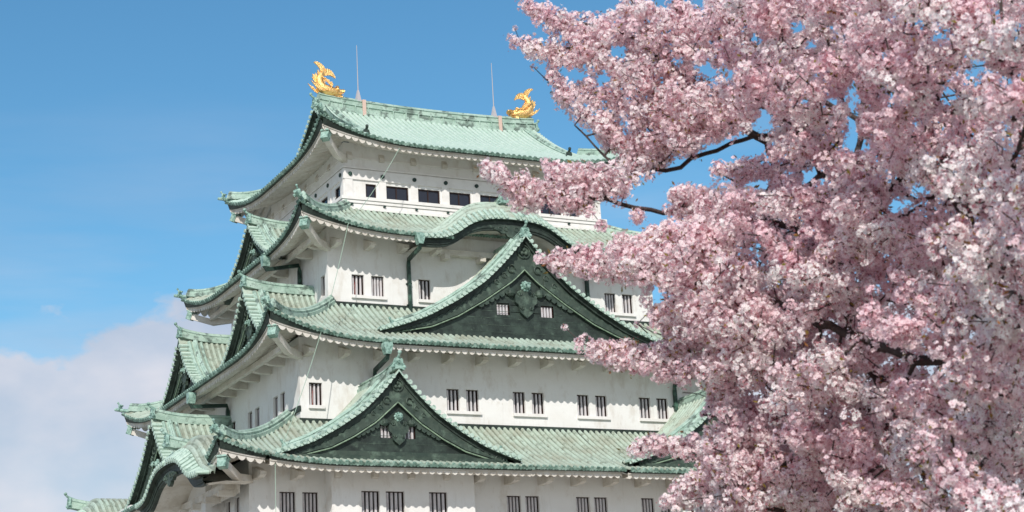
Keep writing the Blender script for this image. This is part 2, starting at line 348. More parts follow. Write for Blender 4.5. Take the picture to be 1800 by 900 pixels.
def onigawara(m, p, d, s=1.0, knob=True):
    """ridge end ornament at p facing horizontal direction d"""
    d = np.array([d[0], d[1], 0.]); d /= np.linalg.norm(d); lat = np.cross(d, [0, 0, 1.]); up = np.array([0, 0, 1.]); p = np.asarray(p, float)
    poly = [(-.42, -.15), (-.50, .05), (-.40, .2), (-.34, .28), (-.34, .55), (-.25, .72), (.25, .72), (.34, .55), (.34, .28), (.40, .2), (.50, .05), (.42, -.15), (.15, -.05), (-.15, -.05)]
    m.extrude(np.array(poly)*s, p-d*.06*s, lat, up, d*.2*s)
    an = np.linspace(0, 2*np.pi, 13)
    ring = [p+d*.15*s+up*.38*s+s*.17*(lat*math.cos(q)+up*math.sin(q)) for q in an]; m.tube(ring, .035*s, 5, False)
    m.ball(p+d*.15*s+up*.38*s, .09*s)
    for sg in (-1, 1):
        m.ball(p+d*.1*s+lat*sg*.43*s+up*.08*s, .14*s); m.ball(p+d*.1*s+lat*sg*.36*s+up*.27*s, .09*s)
    if knob:
        q = [p-d*.35*s+up*.62*s, p+up*.74*s, p+d*.22*s+up*.86*s, p+d*.36*s+up*1.02*s]
        m.tube(q, [.11*s, .11*s, .10*s, .09*s], 8); m.ball(q[-1]+up*.05*s, .15*s)
def small_tail(m, p, d, s=1.0):
    d = np.array([d[0], d[1], 0.]); d /= np.linalg.norm(d); lat = np.cross(d, [0, 0, 1.]); up = np.array([0, 0, 1.]); p = np.asarray(p, float)
    m.extrude(np.array([(-.30, -.1), (-.34, .12), (-.2, .3), (-.15, .5), (.15, .5), (.2, .3), (.34, .12), (.3, -.1)])*s, p-d*.05, lat, up, d*.2*s)
    m.tube([p-d*.3*s+up*.42*s, p+up*.48*s, p+d*.2*s+up*.62*s], .09*s, 7); m.ball(p+d*.2*s+up*.70*s, .11*s)
    for sg in (-1, 1): m.ball(p+lat*sg*.3*s+up*.0, .12*s)

roofs = {t: roof_tier(t) for t in (5, 4, 3, 2)}
for t in (5, 4, 3, 2):           # hip ridges
    d = T[t]
    stop = d['ex']-GX5 if t == 5 else min(d['ex']-T[t+1]['wx'], d['ey']-T[t+1]['wy'])+.3
    for sx in (-1, 1):
        for sy in (-1, 1):
            v = np.linspace(-.12, stop, 14); fl = flare(v)*np.clip(1-v/6, 0, 1)
            pts = np.stack([sx*(d['ex']-v+fl), sy*(d['ey']-v+fl), zprof(t, v)+lift(t, v)+.05+.30*np.clip(1-v/1.6, 0, 1)**2], -1)
            m = MB(); m.sweep(pts[1:], RIDGEP(.82)); r = m.build('hip_ridge', M_RIDGE, roofs[t])
            o = MB(); onigawara(o, pts[0]+[0, 0, -.12], (sx, sy), .52)
            q0 = pts[0]; o.tube([pts[2]+[0, 0, -.12], q0+[0, 0, -.08], q0+[sx*.30, sy*.30, .02]], [.12, .12, .10], 8)
            o.build('ridge_end_ornament', M_ORN, roofs[t])

# ------------------------------------------------------------------ gables
PN = np.array([0, .072, .177, .298, .495, .687, .872, 1.0]); PD = np.array([0, .137, .306, .479, .68, .839, .945, 1.0])
def chidori(x):
    x = np.clip(np.abs(x), 0, 1.2)
    return np.interp(x, np.append(PN, 1.2), np.append(PD, 1.09))
KN = np.array([0, .18, .30, .42, .52, .60, .70, .80, .9, 1.0]); KD = np.array([0, .03, .09, .24, .46, .68, .88, .96, .99, 1.0])
def kara(x): return np.interp(np.clip(np.abs(x), 0, 1.2), np.append(KN, 1.2), np.append(KD, 1.0))
def smooth_prof(fn):
    xs = np.linspace(0, 1.2, 97); ys = fn(xs); k = np.array([1, 2, 3, 2, 1])/9.
    for _ in range(3):
        e = np.concatenate([2*ys[0]-ys[2:0:-1] if fn is chidori else ys[2:0:-1], ys, 2*ys[-1]-ys[-2:-4:-1]])
        ys = np.convolve(e, k, 'valid')
    ys = ys-ys[0]
    return lambda x: np.interp(np.abs(x), xs, ys)
CH = smooth_prof(chidori); KA = smooth_prof(kara)

def gable(kind, side, c, nv, nb, zt, Wd, H, rim, windows=(), zbase=None, label=None, ridge_z=None, ridge_tip=None, orn=True, roofsurf=True, wall_in=.6, prof=None, mroof=None, kscale=1.0, wmat=None):
    fr0 = FR[side]; fr = lambda w, n, z: fr0(np.asarray(w)+c, n, z)
    P = prof or (CH if kind == 'chidori' else KA); mroof = mroof or M_ROOF
    zs = lambda w: zt-H*P(np.asarray(w, float)/Wd)
    slope = lambda n: (0*n if kind == 'chidori' else np.minimum(np.clip(nv-n, 0, 9)*.85, 1.25)-.0)
    sfade = (lambda w: 1.0+0*np.asarray(w, float)) if kind == 'chidori' else (lambda w: 1-np.abs(np.asarray(w, float)/Wd)**3)
    ws = np.linspace(-Wd, Wd, 61)
    arc = np.concatenate([[0], np.cumsum(np.hypot(np.diff(ws), np.diff(zs(ws))))])
    # --- tiled slopes (ribs run down the slope)
    m = MB(); nn = max(2, int(round((nv-.6-nb)/0.36))); Pn = (nv-.6-nb)/nn; ns_ = []; hh = []
    for i in range(nn):
        cc = nb+(i+.5)*Pn
        for o_, h in RIB: ns_.append(cc+o_*Pn); hh.append(h)
    ns_.append(nv-.6); hh.append(0); ns_ = np.array(ns_); hh = np.array(hh)
    if roofsurf:
        G = fr(ws[None, :]+0*ns_[:, None], ns_[:, None]+0*ws[None], zs(ws)[None]+hh[:, None]+slope(ns_)[:, None]*sfade(ws)[None])
        if kind != 'chidori':          # never dips under the main roof it grows out of
            tt = 4 if side == 'front' else 2; Eav = T[tt]['ey'] if side == 'front' else T[tt]['ex']
            Us = T[tt]['ex'] if side == 'front' else T[tt]['ey']
            vin = np.minimum(Eav-ns_[:, None], Us-np.abs(c+ws)[None, :])
            zm = np.where(vin >= 0, zprof(tt, np.maximum(vin, 0))-.12, -99)
            G[..., 2] = np.maximum(G[..., 2], zm)
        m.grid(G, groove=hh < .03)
    e_n = np.array([nv-.6, nv-.3, nv])
    m.grid(fr(ws[None, :]+0*e_n[:, None], e_n[:, None]+0*ws[None], zs(ws)[None]+slope(e_n)[:, None]*sfade(ws)[None]+0*e_n[:, None]))
    root = m.build('gable_roof' if kind == 'chidori' else 'curved_gable_roof', mroof, KEEP)
    if label: root['label'] = label
    # --- verge tiles: short rolls lying across the edge
    m = MB(); k = int(arc[-1]/.37); sa = (np.arange(k)+.5)*arc[-1]/k
    for s_ in sa:
        w = float(np.interp(s_, arc, ws)); z = float(zs(w))
        if abs(w) < .25: continue
        p = [fr(w, nv+.05, z+.03), fr(w, nv-.3, z+.045+float(slope(np.array(nv-.3))*sfade(w))), fr(w, nv-.62, z+.05+float(slope(np.array(nv-.62))*sfade(w)))]
        m.tube(p, .12, 7); m.tube([fr(w, nv+.02, z+.03), fr(w, nv+.09, z+.03)], .13, 8)
    m.grid(np.stack([fr(ws, nv, zs(ws)), fr(ws, nv+.01, zs(ws)-.13)], 1))
    m.build('verge_tiles', M_VERGE, root)
    # --- dark underside
    m = MB(); off = .13
    m.grid(np.stack([fr(ws, nv-.02, zs(ws)-off), fr(ws, nv-.25, zs(ws)-off-.06), fr(ws, nv-.25, zs(ws)-off-.22), fr(ws, nv-wall_in-.25, zs(ws)-off-.22)], 1))
    m.build('verge_board', M_DARK, root)
    if kind == 'chidori':
        rw, rz = rim      # lower edge of the bargeboard: |w| -> z
        rimz = lambda w: np.interp(np.abs(w), rw, rz)
        wl = np.linspace(-rw[-1], rw[-1], 61)
        bn = nv-wall_in+.18
        m = MB()
        up = zs(wl)-off-.10
        lo = np.minimum(rimz(wl), up-.02)
        m.grid(np.stack([fr(wl, bn-.16, up), fr(wl, bn, up), fr(wl, bn, lo), fr(wl, bn-.16, lo)], 1))
        m.build('bargeboard', M_BOARD, root)
        m = MB()
        for sg in (-1, 1):
            wq = np.linspace(0, rw[-1], 30)*sg; m.tube(fr(wq, bn+.03, np.minimum(rimz(wq), zs(wq)-off-.12)), .036, 6)
        # raised moulding mid board and cloud carvings
        m.build('board_rim', M_RIM, root)
        m = MB()
        Ck = rw[-1]
        for sg in (-1, 1):
            wq = np.linspace(.14, .93, 26)*Ck*sg; zq = .45*(zs(wq)-off-.10)+.55*rimz(wq)
            kk = len(wq); zig = np.where(np.arange(kk) % 2 == 0, .10, .0)*kscale
            thick = (zs(wq)-off-.10-rimz(wq))
            top_ = zq+thick*.18+zig; bot_ = rimz(wq)+.10
            m.grid(np.stack([fr(wq, bn+.005, top_), fr(wq, bn+.06, top_-.03), fr(wq, bn+.06, bot_), fr(wq, bn+.005, bot_)], 1))
            for fx, rr in ((.10, .20), (.16, .13), (.22, .11), (.88, .17), (.94, .12)):
                w_ = fx*Ck*sg; zc = .5*(float(zs(w_))-off-.1)+.5*float(rimz(w_)); m.tube([fr(w_+rr*kscale*math.cos(q), bn+.07, zc+rr*kscale*math.sin(q)) for q in np.linspace(0, 5.4, 12)], .045*kscale, 5)
        zc = .56*(float(zs(0))-off)+.44*float(rimz(0))
        m.tube([fr(.34*kscale*math.cos(q), bn+.05, zc+.34*kscale*math.sin(q)) for q in np.linspace(0, 2*np.pi, 20)], .045*kscale, 5)
        for q in (math.pi/2, math.pi*7/6, math.pi*11/6): m.ball(fr(.14*kscale*math.cos(q), bn+.03, zc+.14*kscale*math.sin(q)), .12*kscale)
        m.build('board_carving', M_BOARD, root)
        # --- wall with window holes
        wn_ = nv-wall_in; zb = zbase
        ed = sorted(set([-rw[-1]*.999, rw[-1]*.999]+[e for q in windows for e in (q[0], q[1])]+list(np.linspace(-rw[-1]*.98, rw[-1]*.98, 31))))
        m = MB(); ed = np.array(ed)
        for a, b in zip(ed[:-1], ed[1:]):
            ta, tb = float(min(rimz(a)+.15, zs(a)-.2)), float(min(rimz(b)+.15, zs(b)-.2)); mid = (a+b)/2
            hit = [q for q in windows if q[0] < mid < q[1]]
            def quad(z0a, z0b, z1a, z1b):
                m.add([fr(a, wn_, z0a), fr(b, wn_, z0b), fr(b, wn_, z1b), fr(a, wn_, z1a)], [(0, 1, 2, 3)])
            if hit:
                quad(zb, zb, hit[0][2], hit[0][2]); quad(hit[0][3], hit[0][3], ta, tb)
            else: quad(min(zb, ta), min(zb, tb), ta, tb)
        m.build('gable_wall', wmat or M_DARK, root)
        m = MB()
        for zz in np.arange(zb+.55, float(rimz(0))-1.2, .42):      # copper sheet seams
            wm = float(np.interp(-zz, -np.asarray(rz), rw))*.97
            segs = [(-wm, wm)]
            for q in windows:
                if q[2]-.1 < zz < q[3]+.1: segs = [s2 for s1 in segs for s2 in ((s1[0], q[0]-.06), (q[1]+.06, s1[1])) if s2[1]-s2[0] > .1]
            for s0, s1 in segs: m.box(fr, s0, s1, wn_-.01, wn_+.012, zz, zz+.025)
        m.box(fr, -rw[-1]*.92, rw[-1]*.92, wn_-.02, wn_+.10, zb-.2, zb+.12)
        m.box(fr, -rw[-1]*1.02, rw[-1]*1.02, wn_-.02, wn_+.25, zb-.4, zb-.12)
        m.build('seams', M_BOARD, root)
        # --- pendant ornament with lion-like boss
        if orn:
            m = MB(); z0 = float(rimz(0)); s = kscale; g = wn_+.05
            half = [(0, 0.45), (.30, .38), (.42, .20), (.62, .05), (.62, -.28), (.44, -.42), (.40, -.55), (.36, -.80), (.12, -1.0), (0, -1.10)]
            poly = [(x*s, (y-1.45)*s+z0) for x, y in half]+[(-x*s, (y-1.45)*s+z0) for x, y in half[-2:0:-1]]
            ax = fr(1, 0, 0)-fr(0, 0, 0); nrm = fr(0, 1, 0)-fr(0, 0, 0)
            m.extrude(poly, fr(0, g, 0), ax, (0, 0, 1), nrm*.16)
            for sg in (-1, 1):
                for (cx_, cy_, rr) in ((.36, -1.30, .17), (.82, -1.22, .22), (.26, -2.05, .13)):
                    m.tube([fr(sg*(cx_+rr*.8*t_*math.cos(q))*s, g+.18, z0+(cy_+rr*.8*t_*math.sin(q))*s) for q, t_ in zip(np.linspace(0, 9, 16), np.linspace(1, .25, 16))], .045*s, 5)
                m.ball(fr(sg*.82*s, g+.04, z0-1.22*s), .24*s, 10, 6)
                for q in range(6):
                    x0 = 1.05+.30*q; zt0 = float(rimz(x0*s))-.02
                    m.extrude([(sg*(x0-.17)*s, zt0+.15), (sg*(x0+.17)*s, zt0-.03), (sg*(x0+.15)*s, zt0-(.33-.035*q)*s), (sg*x0*s, zt0-(.46-.05*q)*s), (sg*(x0-.15)*s, zt0-(.34-.04*q)*s)], fr(0, g, 0), ax, (0, 0, 1), nrm*(.10+.003*q))
            m.build('pendant_ornament', M_BOARD, root)
            m = MB(); cc = fr(0, g+.22, z0-.88*s); m.ball(cc, .18*s, 10, 8)
            for q in range(9):
                an = q/9*2*math.pi+.2; m.ball(fr(.22*s*math.cos(an), g+.16, z0-.88*s+.22*s*math.sin(an)), .085*s, 7, 5)
            for sg in (-1, 1): m.ball(fr(sg*.10*s, g+.45*s, z0-.80*s), .06*s)
            m.ball(fr(0, g+.48*s, z0-.95*s), .11*s)
            m.build('boss', M_ORN, root)
    else:
        # thick dark curved board and white plastered hollow behind
        m = MB(); bn = nv-.28; th = .50+.0*ws
        up = zs(ws)-.14; lo = zs(ws)-.14-(.62-.22*np.abs(ws/Wd))
        m.grid(np.stack([fr(ws, bn-.3, up), fr(ws, bn, up), fr(ws, bn, lo+.12), fr(ws, bn-.06, lo+.10), fr(ws, bn-.06, lo), fr(ws, bn-.3, lo)], 1))
        m.build('bargeboard', M_DARK, root)
        m = MB()
        lo2 = lo+.05
        m.grid(np.stack([fr(ws, bn-.2, lo2), fr(ws, bn-1.2, lo2+.15), fr(ws, bn-2.6, lo2+.15)], 1))
        m.build('soffit', M_SOFF, root)
        m = MB()
        wk = np.linspace(-Wd*.8, Wd*.8, 31); zk = zs(wk)-.4; bot = zt-H-.75
        m.grid(np.stack([fr(wk, bn-2.3, np.full(31, bot)), fr(wk, bn-2.3, zk+.3)], 1))
        m.box(fr, -Wd*.66, Wd*.66, bn-2.3, bn-1.75, zt-H-.45, zt-H-.1)
        for q in (-.6, -.2, .2, .6): m.box(fr, Wd*q-.18, Wd*q+.18, bn-2.4, bn-1.5, zt-H-.75, zt-H-.46)
        m.build('recess_wall', M_SOFF, root)
        m = MB(); z0 = float(zs(0))-.70; s = 1.0; ax = fr(1, 0, 0)-fr(0, 0, 0); nrm = fr(0, 1, 0)-fr(0, 0, 0)
        half = [(0, .25), (.5, .22), (1.0, .1), (1.15, -.05), (.8, -.15), (.6, -.3), (.35, -.28), (.25, -.45), (0, -.55)]
        m.extrude([(x, y+z0) for x, y in half]+[(-x, y+z0) for x, y in half[-2:0:-1]], fr(0, bn-.12, 0), ax, (0, 0, 1), nrm*.2)
        for sg in (-1, 1):
            for cx_, rr in ((.35, .14), (.72, .11)): m.tube([fr(sg*cx_+rr*math.cos(q), bn+.09, z0+.0+rr*math.sin(q)) for q in np.linspace(0, 5.5, 10)], .035, 5)
        m.build('pendant_ornament', M_BOARD, root)
    # --- ridge
    zr = ridge_z if ridge_z is not None else zt
    tip = nv-.15 if ridge_tip is None else ridge_tip
    nr = np.linspace(nb, tip, 9); rise = .28*np.clip((nr-tip+2.5)/2.5, 0, 1)**2
    m = MB(); m.sweep(fr(0*nr, nr, zr+rise), RIDGEP(1.0)); m.build('ridge', M_RIDGE, root)
    out = (fr(0, 1, 0)-fr(0, 0, 0))[:2]
    m = MB(); onigawara(m, fr(0, tip+.05, zr+rise[-1]-.02), out, .76)
    m.build('ridge_end_ornament', M_ORN, root)
    # --- descending ridges beside the verge
    if kind == 'chidori' and roofsurf:
        m = MB(); o = MB()
        for sg in (-1, 1):
            wq = np.linspace(.25, Wd*.86, 18)*sg
            for dn, s_ in ((1.0, .62),):
                pp = fr(wq, nv-dn+0*wq, zs(wq)+.08); m.sweep(pp, RIDGEP(s_))
            pp = fr(wq, nv-.64+0*wq, zs(wq)+.10); m.tube(pp, .13, 7)
            pp = fr(wq, nv-1.42+0*wq, zs(wq)+.10); m.tube(pp, .11, 7)
            we = Wd*.875*sg; dirv = (fr(sg, 0, 0)-fr(0, 0, 0))[:2]; o = MB(); small_tail(o, fr(we, nv-1.0, float(zs(we))+.02), dirv, .75); o.build('ridge_end_ornament', M_ORN, root)
        m.build('descending_ridge', M_RIDGE, root)
    return root, fr, (nv-wall_in)

# big front gable, third roof
R3rim = ([0, .79, 2.7, 4.42, 6.13, 8.6], [-2.06, -2.80, -4.10, -5.12, -5.85, -6.35])
g3, fg3, n3 = gable('chidori', 'front', 0, 13.1, 8.9, 0.02, 9.5, 6.25, R3rim, [(-1.87, -1.03, -4.82, -4.12), (1.03, 1.87, -4.82, -4.12)], -6.45,
                    'widest dark green gable in the middle of the front', ridge_z=-.35, kscale=1.15)
R2rim = ([0, 1.27, 2.57, 3.84, 5.2, 6.5], [-11.28, -12.4, -13.22, -13.84, -14.2, -14.5])
for cx, lb in ((-10.35, 'smaller dark green gable low at the left of the front'), (10.35, 'dark green gable low on the front, half behind the blossoms')):
    gable('chidori', 'front', cx, 17.55, 12.2, -9.55, 7.0, 4.62, R2rim, [(-.98, -.10, -13.19, -12.48), (.14, 1.02, -13.19, -12.48)], -14.05, lb, ridge_z=-9.75, kscale=.9, wall_in=.5)
# left side: roof 4 single, roof 3 twins, roof 2 single
def scaled_rim(zt, Wd, H, f=.34): 
    x = np.array([0, .09, .28, .46, .64, .93]); 
    return (list(x*Wd), list(zt-H*np.array([f, .46, .67, .83, .945, 1.03])))
gable('chidori', 'left', 0, 12.75, 8.8, 3.45, 5.6, 3.5, scaled_rim(3.45, 5.6, 3.5), [], .4, 'small gable on the left side just under the top roof', ridge_z=3.25, kscale=.75)
for cc in (6.5, -6.5):
    gable('chidori', 'left', cc, 15.3, 10.9, -2.55, 4.9, 4.2, scaled_rim(-2.55, 4.9, 4.2), [(-.75, -.1, -5.6, -4.9), (.1, .75, -5.6, -4.9)], -6.2, 'one of two side by side gables on the left side', ridge_z=-2.7, kscale=.75)
gable('chidori', 'left', 0, 18.85, 13.9, -9.2, 7.6, 5.2, scaled_rim(-9.2, 7.6, 5.2), [(-.95, -.12, -12.9, -12.2), (.12, .95, -12.9, -12.2)], -13.9, 'large gable in the middle of the left side', ridge_z=-9.35, kscale=1.0)
# karahafu
gable('kara', 'front', 0, 11.45, 6.9, 1.55, 5.9, 1.6, None, label='undulating gable with black board under the top storey', ridge_z=2.55, ridge_tip=10.35)
for cc in (11, -11):
    gable('kara', 'left', cc, 21.15, 14.0, -13.72, 5.8, 1.5, None, label='undulating gable low on the left side', ridge_z=-13.05, ridge_tip=21.0)
# top roof gables on the short sides
def p5(x):   # same curve as the top roof slope, apex at 0
    w = np.abs(x)*6.2; return (T[5]['zt']-zprof(5, T[5]['ey']-w))/(T[5]['zt']-float(zprof(5, T[5]['ey']-6.2)))
H5 = T[5]['zt']-float(zprof(5, T[5]['ey']-6.2))
for sd in ('left', 'right'):
    gable('chidori', sd, 0, 8.15, 6.5, T[5]['zt']+.05, 6.2, H5, ([0, .6, 2, 3.4, 4.8, 5.8], [T[5]['zt']-H5*f for f in (.30, .40, .62, .78, .93, 1.02)]), [], T[5]['zt']-H5-.1, None, ridge_z=T[5]['zt']-.1, roofsurf=False, prof=p5, mroof=M_TOP, kscale=.8, wall_in=.8)
# main ridge with its sagging line
xr = np.linspace(-7.9, 7.9, 25); zr = 11.42+.30*(np.abs(xr)/7.9)**2.4
m = MB(); m.sweep(np.stack([xr, 0*xr, zr], -1), [(-.42, -.1), (-.42, .22), (-.33, .25), (-.33, .48), (-.40, .50), (-.40, .55), (-.30, .57), (-.30, .82), (-.36, .85), (-.18, .98), (-.12, 1.08), (0, 1.12), (.12, 1.08), (.18, .98), (.36, .85), (.30, .82), (.30, .57), (.40, .55), (.40, .50), (.33, .48), (.33, .25), (.42, .22), (.42, -.1)])
for x in np.arange(-7.2, 7.3, .9):
    z = float(np.interp(x, xr, zr)); m.box(FR['front'], x-.03, x+.03, -.46, .46, z+.0, z+.52)
m.build('main_ridge', M_RIDGE, roofs[5])
m = MB(); o = MB()
for sx in (-1, 1):
    for sy in (-1, 1):
        yy = np.linspace(.35, 6.15, 16); v = T[5]['ey']-yy; zz = zprof(5, v)+.08
        for dx, s_ in ((7.1, .80),): m.sweep(np.stack([0*yy+sx*dx, sy*yy, zz], -1), RIDGEP(s_))
        m.tube(np.stack([0*yy+sx*7.55, sy*yy, zz+.04], -1), .13, 7)
        o = MB(); small_tail(o, (sx*7.1, sy*6.2, float(zprof(5, T[5]['ey']-6.2))+.0), (0, sy), 1.0); o.build('ridge_end_ornament', M_DARK, roofs[5])
m.build('descending_ridge', M_RIDGE, roofs[5])

# ------------------------------------------------------------------ walls and windows
def facade(m, fr, n, w0, w1, z0, z1, holes, dep=.32):
    xs = sorted(set([w0, w1]+[h[0] for h in holes]+[h[1] for h in holes])); zs_ = sorted(set([z0, z1]+[h[2] for h in holes]+[h[3] for h in holes]))
    for a, b in zip(xs[:-1], xs[1:]):
        for c, d in zip(zs_[:-1], zs_[1:]):
            mx_, mz = (a+b)/2, (c+d)/2
            if any(h[0] < mx_ < h[1] and h[2] < mz < h[3] for h in holes): continue
            m.add([fr(a, n, c), fr(b, n, c), fr(b, n, d), fr(a, n, d)], [(0, 1, 2, 3)])
    for h in holes:
        a, b, c, d = h[:4]; i = n-dep
        m.add([fr(a, n, c), fr(b, n, c), fr(b, n, d), fr(a, n, d), fr(a, i, c), fr(b, i, c), fr(b, i, d), fr(a, i, d)], [(0, 1, 5, 4), (1, 2, 6, 5), (2, 3, 7, 6), (3, 0, 4, 7)])
PROTO = {}
def window(side, n, h, style='bars', dep=.30, parent=None):
    """a dark opening with upright bars (or glass panes); built once per size and then copied"""
    w, ht = round(h[1]-h[0], 2), round(h[3]-h[2], 2); key = (w, ht, style); parent = parent or KEEP
    rot = {'front': 0, 'right': math.pi/2, 'back': math.pi, 'left': -math.pi/2}[side]
    loc = FR[side]((h[0]+h[1])/2, n-dep+.02, h[2])
    if key not in PROTO:
        f0 = FR['front']; w2 = w/2
        m = MB(); kids = []
        if style.startswith('bars'):
            m.box(f0, -w2, w2, -.35, -.25, 0, ht); base = (m, M_VOID)
            b = MB(); k = 3 if w < .8 else 4; bw = w*.125
            for i in range(k):
                cx = -w2+w*(i+.62)/(k+.25); b.box(f0, cx-bw/2, cx+bw/2, -.04, .09, 0, ht)
            kids.append(('window_bars', b, M_BARS))
            f = MB(); f.box(f0, -w2, -w2+.04, -.1, .12, 0, ht); f.box(f0, w2-.03, w2, -.1, .12, 0, ht); f.box(f0, -w2, w2, -.1, .12, ht-.05, ht); kids.append(('window_frame', f, M_FRAME))
            if style == 'bars_red':
                r = MB(); r.box(f0, -w2*.25, w2*.35, -.2, -.15, 0, ht*.95); kids.append(('curtain', r, M_RED))
        else:
            m.box(f0, -w2+.04, w2-.04, -.02, .01, .04, ht-.04); base = (m, M_GLASS)
            f = MB()
            for a, bb in ((-w2, -w2+.07), (w2-.07, w2)): f.box(f0, a, bb, -.05, .07, 0, ht)
            if w > 1: f.box(f0, -.035, .035, -.03, .05, .06, ht-.06)
            f.box(f0, -w2+.07, w2-.07, -.05, .07, 0, .07); f.box(f0, -w2+.07, w2-.07, -.05, .07, ht-.07, ht); kids.append(('window_frame', f, M_FRAME))
        o = base[0].build('window', base[1]); ks = [kb.build(kn, km) for kn, kb, km in kids]
        for q in ks: q.parent = o
        PROTO[key] = (o, ks); new = True
    else:
        so_, sk = PROTO[key]; o = so_.copy(); COL.objects.link(o); ks = []
        for q in sk:
            c = q.copy(); COL.objects.link(c); c.parent = o
    attach(o, parent, loc); o.rotation_euler = (0, 0, rot)
    return o
def sill(side, n, a, b, z):
    m = MB(); m.box(FR[side], a-.06, b+.10, n-.02, n+.14, z-.20, z-.02); m.build('window_sill', M_TRIM, KEEP)

def storey(name, wx, wy, z0, z1, holes):
    m = MB()
    for s_ in ('front', 'left', 'right', 'back'):
        w, n = (wx, wy) if s_ in ('front', 'back') else (wy, wx)
        facade(m, FR[s_], n, -w, w, z0, z1, holes.get(s_, []))
    return m.build(name, M_PLAS, KEEP)
# fourth storey
h4 = [(-9.45, -8.68, -3.24, -2.0), (-8.22, -7.42, -3.24, -2.0), (-5.21, -4.43, -3.24, -2.0), (4.43, 5.21, -3.24, -2.0), (7.42, 8.22, -3.24, -2.0), (8.68, 9.45, -3.24, -2.0)]
h4l = [(6.9, 7.7, -3.24, -2.0), (8.0, 8.6, -3.24, -2.0)]
h4l = [(7.85, 8.5, -3.24, -2.0), (-8.5, -7.85, -3.24, -2.0)]
storey('wall', 10.94, 8.98, -4.6, 0.75, {'front': h4, 'left': h4l})
for i, h in enumerate(h4): window('front', 8.98, h, 'bars_red' if i < 1 else 'bars')
for h in h4l: window('left', 10.94, h)
sill('front', 8.98, -9.45, -7.42, -3.24); sill('front', 8.98, 7.42, 9.45, -3.24); sill('front', 8.98, -5.21, -4.43, -3.24)
# third storey
h3 = [(-13.46, -12.70, -10.56, -9.3)]+[e for c in (-8.46, -4.2, 0, 4.2, 8.4) for e in ((c-1.0, c-.22, -10.56, -9.3), (c+.22, c+1.0, -10.56, -9.3))]+[(12.7, 13.46, -10.56, -9.3)]
h3l = [(e0, e1, -10.56, -9.3) for e0, e1 in ((3.3, 4.1), (4.62, 5.42), (7.8, 8.6), (9.02, 9.8), (-4.1, -3.3), (-5.42, -4.62), (-.95, -.2), (.2, .95))]
storey('wall', 13.99, 12.26, -12.2, -6.75, {'front': h3, 'left': h3l})
for i, h in enumerate(h3): window('front', 12.26, h, 'bars_red' if i == 0 else 'bars')
for h in h3l: window('left', 13.99, h)
sill('front', 12.26, -13.46, -12.70, -10.56)
for c in (-4.2, 0, 4.2, 8.4): sill('front', 12.26, c-1.0, c+1.0, -10.56)
sill('left', 13.99, 7.8, 9.8, -10.56); sill('left', 13.99, 3.3, 5.42, -10.56)
# second and first storeys with projecting bays
zt2, zb2 = -15.78, -17.5
def pr(c): return [(c-1.0, c-.14, zb2, zt2), (c+.14, c+1.0, zb2, zt2)]
h2 = [(-16.27, -15.4, zb2, zt2), (-15.02, -14.15, zb2, zt2)]+pr(-2.16)+pr(2.16)+[(5.36, 6.22, zb2, zt2), (6.6, 7.3, zb2, zt2)]+[(14.15, 15.02, zb2, zt2), (15.4, 16.27, zb2, zt2)]
h2l = [(12.66, 13.5, zb2, zt2), (11.2, 11.95, zb2, zt2), (-13.5, -12.66, zb2, zt2)]
low = [(a, b, -21.6, -20.0) for a, b, _, _ in h2]
storey('wall', 17.91, 15.10, -23.6, -14.0, {'front': h2+low, 'left': h2l})
for h in h2+low: window('front', 15.10, h)
for h in h2l: window('left', 17.91, h)
for c0, c1, sd, n in ((-13.77, -5.58, 'front', 15.10), (7.5, 13.77, 'front', 15.10)):
    hb = [(-12.12, -11.1, zb2, zt2-.04), (-10.74, -9.68, zb2, zt2-.04), (-8.26, -7.2, zb2, zt2-.04)] if c0 < 0 else [(8.3, 9.3, zb2, zt2-.04), (10.74, 11.7, zb2, zt2-.04)]
    m = MB(); facade(m, FR[sd], n+1.0, c0, c1, -23.6, -14.4, hb)
    for w in (c0, c1): m.add([FR[sd](w, n, -23.6), FR[sd](w, n+1.0, -23.6), FR[sd](w, n+1.0, -14.4), FR[sd](w, n, -14.4)], [(0, 1, 2, 3)])
    for h in hb: window(sd, n+1.0, h)
    m.build('projecting_bay', M_PLAS, KEEP)
for c0, c1 in ((4.5, 10.8), (-10.8, -4.5)):
    hb = [(6.6, 7.4, zb2, zt2)] if c0 > 0 else []
    m = MB(); facade(m, FR['left'], 18.9, c0, c1, -23.6, -13.6, hb)
    for w in (c0, c1): m.add([FR['left'](w, 17.91, -23.6), FR['left'](w, 18.9, -23.6), FR['left'](w, 18.9, -13.6), FR['left'](w, 17.91, -13.6)], [(0, 1, 2, 3)])
    for h in hb: window('left', 18.9, h)
    m.build('projecting_bay', M_PLAS, KEEP)
# dark flashing where each roof meets the wall above it
for t_, zf in ((4, 2.62), (3, -3.96), (2, -11.38)):
    u_ = T[t_+1]; m = MB()
    for sd_, w_, n_ in (('front', u_['wx'], u_['wy']), ('left', u_['wy'], u_['wx'])):
        Ev = T[t_]['ey'] if sd_ == 'front' else T[t_]['ex']; zz = float(zprof(t_, Ev-n_))
        m.box(FR[sd_], -w_-.06, w_+.06, n_-.02, n_+.10, zz-.1, zz+.20)
    m.build('flashing', M_DARK, KEEP)
